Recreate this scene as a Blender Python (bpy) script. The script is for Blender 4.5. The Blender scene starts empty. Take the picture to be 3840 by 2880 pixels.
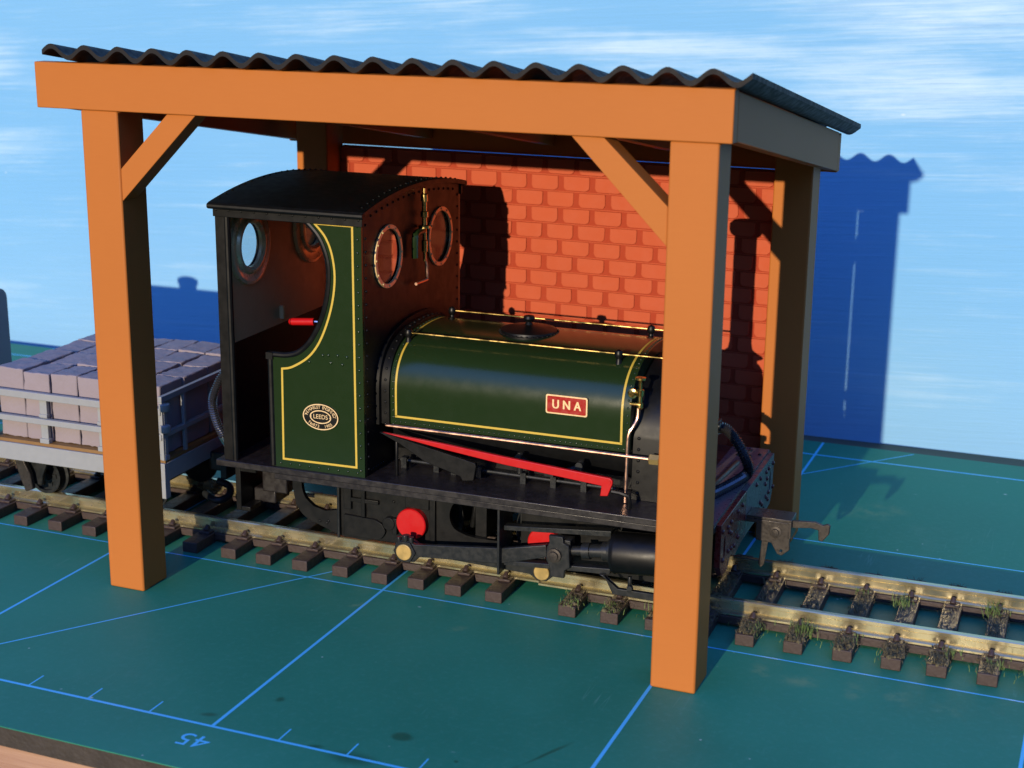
import bpy, math, random
from mathutils import Vector, Matrix
from mathutils.geometry import tessellate_polygon
random.seed(7)
S = 0.01                      # one millimetre of the model is 0.01 units
scene = bpy.context.scene
COL = scene.collection
PI = math.pi

# ------------------------------------------------------------------ materials
def new_mat(name):
    m = bpy.data.materials.new(name); m.use_nodes = True
    nt = m.node_tree; b = nt.nodes['Principled BSDF']
    return m, nt, b

def setin(nt, sock, v):
    if isinstance(v, bpy.types.NodeSocket): nt.links.new(v, sock)
    else: sock.default_value = v

def math_n(nt, op, a, b=0.0, c=None, clamp=False):
    n = nt.nodes.new('ShaderNodeMath'); n.operation = op; n.use_clamp = clamp
    setin(nt, n.inputs[0], a); setin(nt, n.inputs[1], b)
    if c is not None: setin(nt, n.inputs[2], c)
    return n.outputs[0]

def mixc(nt, fac, a, b, blend='MIX'):
    n = nt.nodes.new('ShaderNodeMix'); n.data_type = 'RGBA'; n.blend_type = blend
    setin(nt, n.inputs['Factor'], fac)
    setin(nt, n.inputs[6], a if not isinstance(a, tuple) else (*a[:3], 1))
    setin(nt, n.inputs[7], b if not isinstance(b, tuple) else (*b[:3], 1))
    return n.outputs[2]

def objco(nt):
    return nt.nodes.new('ShaderNodeTexCoord').outputs['Object']

def mapping(nt, vec, scale=(1, 1, 1), rot=(0, 0, 0), loc=(0, 0, 0)):
    n = nt.nodes.new('ShaderNodeMapping'); nt.links.new(vec, n.inputs['Vector'])
    n.inputs['Scale'].default_value = scale; n.inputs['Rotation'].default_value = rot
    n.inputs['Location'].default_value = loc
    return n.outputs[0]

def noise(nt, vec, scale, detail=4, rough=0.55, dist=0.0):
    n = nt.nodes.new('ShaderNodeTexNoise'); nt.links.new(vec, n.inputs['Vector'])
    n.inputs['Scale'].default_value = scale; n.inputs['Detail'].default_value = detail
    n.inputs['Roughness'].default_value = rough; n.inputs['Distortion'].default_value = dist
    return n.outputs['Fac']

def maprange(nt, v, a, b, c=0.0, d=1.0, smooth=True):
    n = nt.nodes.new('ShaderNodeMapRange'); n.interpolation_type = 'SMOOTHSTEP' if smooth else 'LINEAR'
    setin(nt, n.inputs['Value'], v)
    for i, x in zip((1, 2, 3, 4), (a, b, c, d)): n.inputs[i].default_value = x
    return n.outputs[0]

def bump(nt, b, h, strength=0.2, dist=0.002):
    n = nt.nodes.new('ShaderNodeBump'); nt.links.new(h, n.inputs['Height'])
    n.inputs['Strength'].default_value = strength; n.inputs['Distance'].default_value = dist
    nt.links.new(n.outputs[0], b.inputs['Normal'])

def simple(name, col, rough=0.5, metal=0.0, var=0.12, scale=40.0, coat=0.0, bmp=0.05, rvar=0.1, spec=0.5, bscale=None, dust=0.0, dustcol=(.25,.22,.2)):
    """a painted, moulded or metal surface: small mottling, uneven gloss, fine grain, a little dust"""
    m, nt, b = new_mat(name)
    if not metal: col = tuple(c * KD for c in col); dustcol = tuple(c * KD for c in dustcol)
    co = objco(nt)
    n1 = noise(nt, co, scale, 5, 0.6); n2 = noise(nt, co, scale * 4.3, 3)
    lo = tuple(max(0, c * (1 - var)) for c in col); hi = tuple(min(1, c * (1 + var)) for c in col)
    c = mixc(nt, n1, lo, hi)
    if dust:
        d = noise(nt, co, scale * 7, 6, 0.75)
        geo = nt.nodes.new('ShaderNodeNewGeometry'); sep = nt.nodes.new('ShaderNodeSeparateXYZ')
        nt.links.new(geo.outputs['True Normal'], sep.inputs[0])
        up = maprange(nt, sep.outputs[2], 0.2, 1.0)
        f = math_n(nt, 'MULTIPLY', maprange(nt, d, 0.42, 0.75), math_n(nt, 'MULTIPLY_ADD', up, dust, dust * 0.15))
        c = mixc(nt, f, c, dustcol)
    nt.links.new(c, b.inputs['Base Color'])
    r = maprange(nt, n2, 0.3, 0.7, max(0.02, rough - rvar), min(1, rough + rvar))
    nt.links.new(r, b.inputs['Roughness'])
    b.inputs['Metallic'].default_value = metal
    b.inputs['Specular IOR Level'].default_value = spec
    b.inputs['Coat Weight'].default_value = coat; b.inputs['Coat Roughness'].default_value = 0.12
    if bmp: bump(nt, b, noise(nt, co, bscale or scale * 6, 3), bmp, 0.004)
    return m

M = {}
KD = .62
def timber_mat(name, col):
    """orange printed plastic: faint layer lines along z, slight patchiness"""
    m, nt, b = new_mat(name); co = objco(nt)
    w = nt.nodes.new('ShaderNodeTexWave'); w.wave_type = 'BANDS'; w.bands_direction = 'Z'
    nt.links.new(co, w.inputs['Vector']); w.inputs['Scale'].default_value = 160; w.inputs['Distortion'].default_value = 0.6
    w.inputs['Detail'].default_value = 2
    n1 = noise(nt, co, 4, 4); n2 = noise(nt, mapping(nt, co, (14, 14, 90)), 3, 4, .7)
    c = mixc(nt, n1, tuple(x * .93 for x in col), tuple(min(1, x * 1.06) for x in col))
    c = mixc(nt, math_n(nt, 'MULTIPLY', n2, .25), c, (col[0] * .8, col[1] * .72, col[2] * .7))
    nt.links.new(c, b.inputs['Base Color']); b.inputs['Roughness'].default_value = .55; b.inputs['Specular IOR Level'].default_value = .12
    h = math_n(nt, 'MULTIPLY_ADD', w.outputs['Fac'], .5, n2)
    bump(nt, b, h, .04, .003)
    return m

M['timber'] = timber_mat('orange_plastic', (.420, .140, .030))
M['roof'] = simple('roof_black', (.030, .029, .029), .6, scale=20, dust=.03, bmp=.02, spec=.12)
M['brick'] = simple('brick_orange', (.72, .140, .060), .7, var=.07, scale=14, bmp=.05, bscale=120, spec=.15)
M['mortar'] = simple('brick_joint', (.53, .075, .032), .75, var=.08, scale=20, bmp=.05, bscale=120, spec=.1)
M['green'] = simple('loco_green', (.018, .040, .012), .21, var=.05, scale=12, bmp=.012, bscale=300, spec=.5, dust=.006, rvar=.015)
M['black'] = simple('satin_black', (.005, .0054, .006), .42, var=.2, scale=14, bmp=.012, bscale=300, dust=.015, rvar=.05, spec=.28)
M['grime'] = simple('footplate_black', (.018, .015, .016), .40, var=.4, scale=18, bmp=.05, dust=.22, dustcol=(.12, .08, .085))
M['blackm'] = simple('blackened_metal', (.016, .018, .019), .38, metal=.25, var=.2, scale=30, bmp=.03, dust=.04, spec=.4)
M['red'] = simple('bright_red', (.72, .008, .010), .35, var=.03, scale=20, bmp=.01, rvar=.03)
M['dkred'] = simple('beam_red', (.13, .008, .012), .30, var=.2, scale=30, dust=.06)
M['mauve'] = simple('beam_glare_deck_dust', (.13, .105, .12), .35, var=.2, scale=18)  # grey of the deck dust, and of glare painted on the beam's far half
M['yellow'] = simple('lining_yellow', (.80, .56, .07), .45, var=.08, scale=60)
M['cream'] = simple('plate_cream', (.80, .58, .30), .35, metal=.2, var=.05)
M['brass'] = simple('brass', (.86, .60, .20), .24, metal=1, var=.06, scale=12, bmp=.01)
M['dbrass'] = simple('dull_brass', (.95, .66, .32), .28, metal=.3, var=.1, scale=8, bmp=.01)
M['brassr'] = simple('turned_brass', (.52, .36, .13), .42, metal=.75, var=.06, scale=12, bmp=.01)
M['copper'] = simple('copper', (.72, .43, .31), .34, metal=1, var=.06, scale=12, bmp=.01)
M['interior'] = simple('cab_buff', (.86, .52, .22), .40, var=.1, scale=20)
M['rail'] = simple('nickel_rail', (.68, .59, .36), .24, metal=.9, var=.10, scale=5, rvar=.07, bmp=.02, bscale=60)
M['sleeper'] = simple('sleeper_brown', (.058, .034, .028), .55, var=.3, scale=30, bmp=.2, dust=.25, dustcol=(.2, .15, .12))
M['lite'] = simple('wagon_grey', (.40, .42, .43), .5, var=.06, scale=25)
M['plank'] = simple('wagon_floor', (.32, .17, .05), .6, var=.2, scale=30)
M['slab'] = simple('mauve_block', (.40, .34, .365), .75, var=.1, scale=16, bmp=.35, bscale=70, spec=.25)
M['dkgrey'] = simple('dark_grey', (.42, .40, .39), .5, var=.1, scale=25)
M['steel'] = simple('dull_steel', (.055, .048, .042), .36, metal=.5, spec=.3, var=.3, scale=50)
M['hose'] = simple('wire_hose', (.10, .10, .105), .25, metal=.8, var=.2)
M['shiny'] = simple('bright_steel', (.6, .6, .62), .2, metal=1, var=.1)
M['matline'] = simple('mat_print', (.11, .74, 1.22), .45, var=.05, scale=8)
M['moss'] = simple('moss_flock', (.20, .17, .095), .9, var=.55, scale=60, spec=.1)
M['grassb'] = simple('grass_fibre', (.20, .30, .09), .8, var=.4, scale=30, spec=.15)

def glass_mat():
    m, nt, b = new_mat('window_glass')
    tr = nt.nodes.new('ShaderNodeBsdfTransparent'); gl = nt.nodes.new('ShaderNodeBsdfGlossy')
    gl.inputs['Roughness'].default_value = .06
    tr.inputs[0].default_value = (.88, .9, .9, 1)
    lw = nt.nodes.new('ShaderNodeLayerWeight'); f = math_n(nt, 'MULTIPLY_ADD', math_n(nt, 'POWER', lw.outputs['Facing'], 4.0), .55, .04)
    mx = nt.nodes.new('ShaderNodeMixShader')
    nt.links.new(f, mx.inputs[0]); nt.links.new(tr.outputs[0], mx.inputs[1]); nt.links.new(gl.outputs[0], mx.inputs[2])
    nt.links.new(mx.outputs[0], nt.nodes['Material Output'].inputs[0])
    return m
M['glass'] = glass_mat()

def blob(nt, sep, cx, cy, rx, ry, rot=0.0, soft=.35):
    """soft ellipse mask in object space, coordinates in millimetres"""
    dx = math_n(nt, 'SUBTRACT', sep[0], cx * S); dy = math_n(nt, 'SUBTRACT', sep[1], cy * S)
    c, s = math.cos(rot), math.sin(rot)
    u = math_n(nt, 'ADD', math_n(nt, 'MULTIPLY', dx, c / (rx * S)), math_n(nt, 'MULTIPLY', dy, s / (rx * S)))
    v = math_n(nt, 'ADD', math_n(nt, 'MULTIPLY', dx, -s / (ry * S)), math_n(nt, 'MULTIPLY', dy, c / (ry * S)))
    d = math_n(nt, 'SQRT', math_n(nt, 'ADD', math_n(nt, 'MULTIPLY', u, u), math_n(nt, 'MULTIPLY', v, v)))
    return maprange(nt, d, 1.0, 1.0 - soft if soft < 1 else 0.0)

def mat_surface():
    m, nt, b = new_mat('cutting_mat_green'); co = objco(nt)
    sp = nt.nodes.new('ShaderNodeSeparateXYZ'); nt.links.new(co, sp.inputs[0]); X, Y = sp.outputs[0], sp.outputs[1]
    big = noise(nt, co, 1.6, 5, .6); fine = noise(nt, co, 90, 3, .7)
    c = mixc(nt, maprange(nt, big, .3, .7), (.010, .158, .094), (.021, .205, .128))
    c = mixc(nt, math_n(nt, 'MULTIPLY', maprange(nt, fine, .45, .8), .35), c, (.045, .23, .17))
    # pale dusty rub marks
    rub = math_n(nt, 'MULTIPLY', maprange(nt, noise(nt, co, 4.2, 6, .7), .56, .78), .28)
    c = mixc(nt, rub, c, (.10, .25, .18))
    # tiny white specks of dust
    vo = nt.nodes.new('ShaderNodeTexVoronoi'); vo.inputs['Scale'].default_value = 9
    nt.links.new(mapping(nt, co, (1, 1.4, 1)), vo.inputs['Vector'])
    gate = maprange(nt, noise(nt, co, 3.1, 2), .42, .52)
    sp1 = math_n(nt, 'MULTIPLY', maprange(nt, vo.outputs['Distance'], .05, .02), gate)
    vo2 = nt.nodes.new('ShaderNodeTexVoronoi'); vo2.inputs['Scale'].default_value = 24; nt.links.new(co, vo2.inputs['Vector'])
    sp2 = math_n(nt, 'MULTIPLY', maprange(nt, vo2.outputs['Distance'], .06, .03), maprange(nt, noise(nt, co, 5.3, 2), .47, .6))
    c = mixc(nt, math_n(nt, 'MULTIPLY', math_n(nt, 'MAXIMUM', sp1, sp2), .75), c, (.5, .62, .58))
    # knife scratches: long thin pale lines
    for rot, sc, th in ((.5, 3.0, .012), (-.9, 2.2, .009), (1.3, 2.6, .008)):
        w = noise(nt, mapping(nt, co, (sc, .05, 1), (0, 0, rot)), 9, 2, .5)
        ln = maprange(nt, math_n(nt, 'ABSOLUTE', math_n(nt, 'SUBTRACT', w, .5)), th * .35, 0)
        ln = math_n(nt, 'MULTIPLY', ln, maprange(nt, noise(nt, co, 2.1 + sc, 3), .58, .72))
        c = mixc(nt, math_n(nt, 'MULTIPLY', ln, .22), c, (.2, .42, .36))
    # damp dark marks near the front edge
    dk = None
    wob = noise(nt, co, 14, 4)
    for a in STAINS:
        q = blob(nt, (math_n(nt, 'MULTIPLY_ADD', wob, .02, X), math_n(nt, 'MULTIPLY_ADD', wob, .015, Y)), *a)
        dk = q if dk is None else math_n(nt, 'MAXIMUM', dk, q)
    c = mixc(nt, math_n(nt, 'MULTIPLY', dk, .85), c, (.006, .085, .045))
    # pale scuffs and moss dust by the right hand sleepers
    pl = None
    wob2 = math_n(nt, 'MULTIPLY_ADD', noise(nt, co, 12, 4, .7), .06, X)
    for a in SCUFFS:
        q = blob(nt, (wob2, Y), *a); pl = q if pl is None else math_n(nt, 'MAXIMUM', pl, q)
    pl = math_n(nt, 'MULTIPLY', pl, maprange(nt, noise(nt, co, 22, 5, .7), .4, .65))
    c = mixc(nt, math_n(nt, 'MULTIPLY', pl, .6), c, (.16, .27, .14))
    nt.links.new(c, b.inputs['Base Color'])
    r = math_n(nt, 'SUBTRACT', maprange(nt, big, .3, .7, .55, .68), math_n(nt, 'MULTIPLY', dk, .15))
    nt.links.new(r, b.inputs['Roughness'])
    bump(nt, b, noise(nt, co, 200, 2), .05, .004); b.inputs['Specular IOR Level'].default_value = .35
    return m
# (cx, cy, rx, ry, rot, soft) in mm
STAINS = [(25.5, 8.2, 1.9, 1.5, .1, .5), (5.3, 11, .9, 1.1, 0, .8), (-1.2, 3.4, 1.4, .8, .2, .8),
          (44.5, 11.5, 5.5, .45, 1.12, .8), (41.2, 4.5, 3.8, .6, 1.18, .8), (34.6, 5, .5, .5, 0, .6), (16.0, 1.2, 1.6, .8, .3, .9), (22, 0.5, 5, 2.2, 0, .9)]
SCUFFS = [(66, 45, 2.5, 3.5, .5, .99), (72, 44, 4, 3, 0, .99), (80, 44, 2.5, 4, 0, .99), (86, 44.5, 2.5, 3.5, 0, .99), (92, 43, 3, 3, 0, .99), (2.0, 43.5, 2.2, .9, .9, .7), (20, 41, 3, 1.6, .8, .99), (70, 120, 8, 6, .5, .99)]
M['mat'] = mat_surface()

def sky_paint():
    """hand-painted sky board: flat blue with dragged white brush strokes"""
    m, nt, b = new_mat('painted_sky'); co = objco(nt)
    sp = nt.nodes.new('ShaderNodeSeparateXYZ'); nt.links.new(co, sp.inputs[0]); XZ = (sp.outputs[0], sp.outputs[2])
    blue = mixc(nt, noise(nt, mapping(nt, co, (.6, 1, 1.6)), 1.5, 4), (.135, .365, .625), (.175, .415, .65))
    wv = mapping(nt, co, (1, 1, 1), (0, math.radians(3), 0))
    s1 = noise(nt, mapping(nt, wv, (.8, 1, 14)), 2.6, 8, .68, .4)
    s2 = noise(nt, mapping(nt, wv, (1.6, 1, 75)), 2.6, 6, .7)
    s3 = noise(nt, mapping(nt, wv, (2.0, 1, 4)), 2.2, 8, .7, .5)
    cover = None
    for a, wt in CLOUDS:
        q = math_n(nt, 'MULTIPLY', blob(nt, XZ, *a), wt)
        cover = q if cover is None else math_n(nt, 'MAXIMUM', cover, q)
    t = math_n(nt, 'MULTIPLY_ADD', math_n(nt, 'SUBTRACT', s1, .5), 1.5, math_n(nt, 'MULTIPLY_ADD', math_n(nt, 'SUBTRACT', s2, .5), .75, math_n(nt, 'MULTIPLY_ADD', math_n(nt, 'SUBTRACT', s3, .5), .55, math_n(nt, 'MULTIPLY', cover, .66))))
    f = maprange(nt, t, .0, 1.08)
    c = mixc(nt, math_n(nt, 'MULTIPLY', f, .95), blue, (.46, .63, .74))
    d = math_n(nt, 'MULTIPLY', maprange(nt, noise(nt, mapping(nt, wv, (1.2, 1, 40), (0, 0, 0), (3, 0, 7)), 2.4, 6, .7), .50, .72), math_n(nt, 'MULTIPLY', cover, .5))
    c = mixc(nt, d, c, (.13, .30, .56))
    low = maprange(nt, sp.outputs[2], .45, .0)
    c = mixc(nt, math_n(nt, 'MULTIPLY', low, .35), c, (.26, .46, .62))
    # a few flecks of paint
    vo = nt.nodes.new('ShaderNodeTexVoronoi'); vo.inputs['Scale'].default_value = 5; nt.links.new(mapping(nt, co, (1, 1, 2)), vo.inputs['Vector'])
    c = mixc(nt, math_n(nt, 'MULTIPLY', maprange(nt, vo.outputs['Distance'], .04, .02), .6), c, (.6, .7, .75))
    nt.links.new(c, b.inputs['Base Color']); b.inputs['Roughness'].default_value = .7
    b.inputs['Specular IOR Level'].default_value = .25
    bump(nt, b, math_n(nt, 'ADD', s2, math_n(nt, 'MULTIPLY', s1, .5)), .25, .006)
    return m
CLOUDS = [((10, 80, 62, 7, -.03, .99), 1.0), ((60, 74, 60, 13, -.05, .99), 1.05), ((75, 88, 70, 12, -.03, .99), .95), ((-60, 95, 60, 5, -.03, .99), .6), ((-75, 84, 34, 9, .1, .99), .5), ((-35, 88, 40, 8, 0, .99), .35),
          ((-180, 72, 36, 12, .05, .99), .9), ((-175, 50, 34, 10, 0, .99), .6), ((-100, 38, 22, 6, 0, .99), .35), ((75, 56, 40, 8, -.03, .99), .45), ((-170, 12, 30, 6, 0, .99), .5), ((60, 100, 80, 6, 0, .99), .8), ((66, 12, 30, 10, 0, .99), .3)]
M['sky'] = sky_paint()

def wood_mat(name, a, bb):
    m, nt, b = new_mat(name); co = objco(nt)
    g = noise(nt, mapping(nt, co, (1, 8, 30)), 3, 6, .7, .4)
    c = mixc(nt, maprange(nt, g, .3, .7), a, bb); nt.links.new(c, b.inputs['Base Color'])
    b.inputs['Roughness'].default_value = .65; bump(nt, b, g, .3, .004); return m
M['board'] = wood_mat('baseboard_wood', (.30, .17, .11), (.40, .25, .17))
M['olive'] = wood_mat('baseboard_top', (.06, .06, .03), (.10, .085, .05))
M['matedge'] = simple('mat_core', (.055, .045, .035), .7, var=.5, scale=22, bmp=.4, dust=.35, dustcol=(.25, .2, .16))

# ------------------------------------------------------------------ mesh builder
class MB:
    def __init__(self): self.v = []; self.f = []; self.mi = []
    def add(self, vs, fs, mi=0):
        b = len(self.v); self.v += [tuple(x) for x in vs]
        for f in fs: self.f.append(tuple(b + i for i in f)); self.mi.append(mi)
        return self
    def box(self, x0, x1, y0, y1, z0, z1, mi=0):
        vs = [(x, y, z) for z in (z0, z1) for y in (y0, y1) for x in (x0, x1)]
        return self.add(vs, [(0, 2, 3, 1), (4, 5, 7, 6), (0, 1, 5, 4), (2, 6, 7, 3), (0, 4, 6, 2), (1, 3, 7, 5)], mi)
    def cyl(self, p0, p1, r, n=20, r2=None, mi=0, caps=True):
        p0 = Vector(p0); p1 = Vector(p1); d = (p1 - p0).normalized()
        u = d.orthogonal().normalized(); w = d.cross(u); r2 = r if r2 is None else r2
        vs = []
        for p, rr in ((p0, r), (p1, r2)):
            for i in range(n):
                a = 2 * PI * i / n; vs.append(p + (u * math.cos(a) + w * math.sin(a)) * rr)
        fs = [(i, (i + 1) % n, n + (i + 1) % n, n + i) for i in range(n)]
        if caps: fs += [tuple(reversed(range(n))), tuple(range(n, 2 * n))]
        return self.add(vs, fs, mi)
    def lathe(self, c, axis, prof, n=24, mi=0):
        """prof: (distance along axis, radius)"""
        c = Vector(c); d = Vector(axis).normalized(); u = d.orthogonal().normalized(); w = d.cross(u)
        vs = []
        for t, r in prof:
            for i in range(n):
                a = 2 * PI * i / n; vs.append(c + d * t + (u * math.cos(a) + w * math.sin(a)) * max(r, 1e-4))
        fs = []
        for k in range(len(prof) - 1):
            for i in range(n): fs.append((k * n + i, k * n + (i + 1) % n, (k + 1) * n + (i + 1) % n, (k + 1) * n + i))
        fs += [tuple(reversed(range(n))), tuple(range((len(prof) - 1) * n, len(prof) * n))]
        return self.add(vs, fs, mi)
    def tube(self, pts, r, n=10, mi=0, smooth=6, rad=None):
        P = [Vector(p) for p in pts]
        if smooth > 1 and len(P) > 2:
            Q = []
            for i in range(len(P) - 1):
                a = P[max(i - 1, 0)]; b = P[i]; c = P[i + 1]; d = P[min(i + 2, len(P) - 1)]
                for k in range(smooth):
                    t = k / smooth
                    Q.append(.5 * ((2 * b) + (c - a) * t + (2 * a - 5 * b + 4 * c - d) * t * t + (3 * b - a - 3 * c + d) * t ** 3))
            Q.append(P[-1]); P = Q
        vs = []; t0 = (P[1] - P[0]).normalized(); u = t0.orthogonal().normalized()
        for i, p in enumerate(P):
            t = (P[min(i + 1, len(P) - 1)] - P[max(i - 1, 0)]).normalized()
            u = (u - t * u.dot(t)).normalized(); w = t.cross(u)
            rr = rad(i) if rad else r
            for k in range(n):
                a = 2 * PI * k / n; vs.append(p + (u * math.cos(a) + w * math.sin(a)) * rr)
        fs = [(i * n + k, i * n + (k + 1) % n, (i + 1) * n + (k + 1) % n, (i + 1) * n + k) for i in range(len(P) - 1) for k in range(n)]
        fs += [tuple(reversed(range(n))), tuple(range((len(P) - 1) * n, len(P) * n))]
        return self.add(vs, fs, mi)
    def plate(self, outer, holes, axis, a0, a1, mi=0):
        """flat outline with holes, extruded; axis 'y': pts are (x,z); 'x': (y,z); 'z': (x,y)"""
        def P(p, a):
            return {'y': (p[0], a, p[1]), 'x': (a, p[0], p[1]), 'z': (p[0], p[1], a)}[axis]
        loops = [outer] + list(holes)
        tris = tessellate_polygon([[Vector((p[0], p[1], 0)) for p in l] for l in loops])
        flat = [p for l in loops for p in l]; n = len(flat)
        vs = [P(p, a0) for p in flat] + [P(p, a1) for p in flat]
        fs = [tuple(t) for t in tris] + [tuple(n + i for i in reversed(t)) for t in tris]
        o = 0
        for l in loops:
            m = len(l)
            fs += [(o + i, o + (i + 1) % m, n + o + (i + 1) % m, n + o + i) for i in range(m)]
            o += m
        return self.add(vs, fs, mi)
    def rivet(self, p, nrm, r=.28, mi=0):
        p = Vector(p); d = Vector(nrm).normalized()
        return self.lathe(p, d, [(-.02, r), (r * .35, r * .92), (r * .65, r * .6), (r * .78, r * .15)], 8, mi)
    def ribbon(self, pts, nrm, w, mi=0, closed=True):
        """flat strip along a closed or open loop of points lying on a plane or a gently curved skin"""
        P = [Vector(p) for p in pts]; n = len(P); vs = []
        for i, p in enumerate(P):
            nm = Vector(nrm[i] if isinstance(nrm, list) else nrm)
            if closed: a, c = P[i - 1], P[(i + 1) % n]
            else: a, c = P[max(i - 1, 0)], P[min(i + 1, n - 1)]
            d1 = (p - a); d2 = (c - p)
            if d1.length < 1e-6: d1 = d2
            if d2.length < 1e-6: d2 = d1
            d1.normalize(); d2.normalize()
            s1 = nm.cross(d1).normalized(); s2 = nm.cross(d2).normalized(); m = (s1 + s2)
            m = m / max(.35, m.dot(s1))
            vs += [p - m * w / 2, p + m * w / 2]
        k = n if closed else n - 1
        fs = [(2 * i, 2 * ((i + 1) % n), 2 * ((i + 1) % n) + 1, 2 * i + 1) for i in range(k)]
        return self.add(vs, fs, mi)
    def build(self, name, mats, parent=None, bevel=0, smooth=35, seg=2):
        me = bpy.data.meshes.new(name)
        me.from_pydata([(x * S, y * S, z * S) for x, y, z in self.v], [], self.f)
        if not isinstance(mats, (list, tuple)): mats = [mats]
        for m in mats: me.materials.append(M[m])
        me.polygons.foreach_set('material_index', self.mi)
        import bmesh
        bm = bmesh.new(); bm.from_mesh(me); bmesh.ops.recalc_face_normals(bm, faces=bm.faces); bm.to_mesh(me); bm.free()
        if smooth:
            me.shade_smooth(); me.set_sharp_from_angle(angle=math.radians(smooth))
        me.update()
        o = bpy.data.objects.new(name, me); COL.objects.link(o)
        if parent: o.parent = parent
        if bevel:
            md = o.modifiers.new('edge', 'BEVEL'); md.width = bevel * S; md.segments = seg; md.limit_method = 'ANGLE'; md.angle_limit = math.radians(40)
        return o

def thing(name, label, cat, loc=(0, 0, 0), rot=0.0, group=None):
    o = bpy.data.objects.new(name, None); COL.objects.link(o)
    o.location = [c * S for c in loc]; o.rotation_euler = (0, 0, rot); o.empty_display_size = .05
    o['label'] = label; o['category'] = cat
    if group: o['group'] = group
    return o
def tag(o, label, cat, group=None, kind=None):
    if label: o['label'] = label
    if cat: o['category'] = cat
    if group: o['group'] = group
    if kind: o['kind'] = kind
    return o

_font = {}
def text_polys(s, size):
    cu = bpy.data.curves.new('t', 'FONT'); cu.body = s; cu.size = size; cu.align_x = 'CENTER'; cu.align_y = 'CENTER'
    ob = bpy.data.objects.new('t', cu); COL.objects.link(ob)
    bpy.context.view_layer.update()
    me = ob.evaluated_get(bpy.context.evaluated_depsgraph_get()).to_mesh()
    vs = [tuple(v.co)[:2] for v in me.vertices]; fs = [tuple(p.vertices) for p in me.polygons]
    bpy.data.objects.remove(ob); bpy.data.curves.remove(cu)
    return vs, fs

def circle(cx, cy, r, n=32, ry=None):
    return [(cx + r * math.cos(2 * PI * i / n), cy + (ry or r) * math.sin(2 * PI * i / n)) for i in range(n)]
def lerp(a, b, t): return a + (b - a) * t

# ------------------------------------------------------------------ setting: board, backdrop
b = MB(); b.box(-420, 300, -9.9, 240, -22, -3.02); o = b.build('baseboard', ['board', 'olive'])
for p in o.data.polygons:
    if p.normal.z > .9: p.material_index = 1
tag(o, None, None, kind='structure')
b = MB()
nx = 24
yb = lambda x: 171.6 + .027 * x
vs = []; fs = []
for i in range(nx + 1):
    x = lerp(-420, 300, i / nx)
    for z in (-3.0, 190): vs.append((x, yb(x), z))
    for z in (-3.0, 190): vs.append((x, yb(x) + 3, z))
for i in range(nx):
    a = 4 * i; c = a + 4
    fs += [(a, c, c + 1, a + 1), (a + 2, a + 3, c + 3, c + 2), (a + 1, c + 1, c + 3, a + 3), (a, a + 2, c + 2, c)]
b.add(vs, fs); o = b.build('backdrop', 'sky', smooth=0); tag(o, None, None, kind='structure')

# ------------------------------------------------------------------ cutting mat
MAT_Z = 0.0
mat = thing('cutting_mat', 'dark green self-healing cutting mat with blue printed grid under the track and shelter', 'cutting mat')
b = MB()
def rrect(x0, x1, y0, y1, r, n=6):
    p = []
    for cx, cy, a0 in ((x1 - r, y1 - r, 0), (x0 + r, y1 - r, 90), (x0 + r, y0 + r, 180), (x1 - r, y0 + r, 270)):
        for i in range(n + 1):
            a = math.radians(a0 + 90 * i / n); p.append((cx + r * math.cos(a), cy + r * math.sin(a)))
    return p
b.plate(rrect(-290, 210, -10.8, 159.2, 8), [], 'z', -2.98, -.15, 0)
b.build('core_layer', 'matedge', mat, smooth=0)
b = MB(); b.plate(rrect(-290, 210, -10.9, 159.3, 8), [], 'z', -.15, 0, 0); b.build('top_layer', 'mat', mat, smooth=0)
b = MB(); zt = .02
def hline(y, w, x0=-285, x1=205): b.add([(x0, y - w / 2, zt), (x1, y - w / 2, zt), (x1, y + w / 2, zt), (x0, y + w / 2, zt)], [(0, 1, 2, 3)])
def seg2(x0, y0, x1, y1, w, z=zt):
    d = Vector((x1 - x0, y1 - y0)).normalized(); n = Vector((-d.y, d.x)) * w / 2
    b.add([(x0 - n.x, y0 - n.y, z), (x1 - n.x, y1 - n.y, z), (x1 + n.x, y1 + n.y, z), (x0 + n.x, y0 + n.y, z)], [(0, 1, 2, 3)])
hline(0, .5); hline(50, .36); hline(100, .36); hline(150, .6)
for k in range(-5, 5): seg2(k * 50, 0.2, k * 50, 159.0, .5, zt + .008)
for k in range(-28, 21):
    if k % 5: seg2(k * 10, 0.2, k * 10, 3.4, .24, zt + .004)
seg2(-49.3, 0, 0, 69.4, .32, zt + .012); seg2(50, 136, 69, 164.0 - 5.5, .34, zt + .012)
seg2(100, 50, 160, 120, .34, zt + .012)
# the number printed upside down by the front border
tv, tf = text_polys('45', 4.6)
b.add([(-(x) * 1.02 - .1, -(y) * .95 - 4.1, zt) for x, y in tv], tf)
b.build('grid_print', 'matline', mat, smooth=0)

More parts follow.
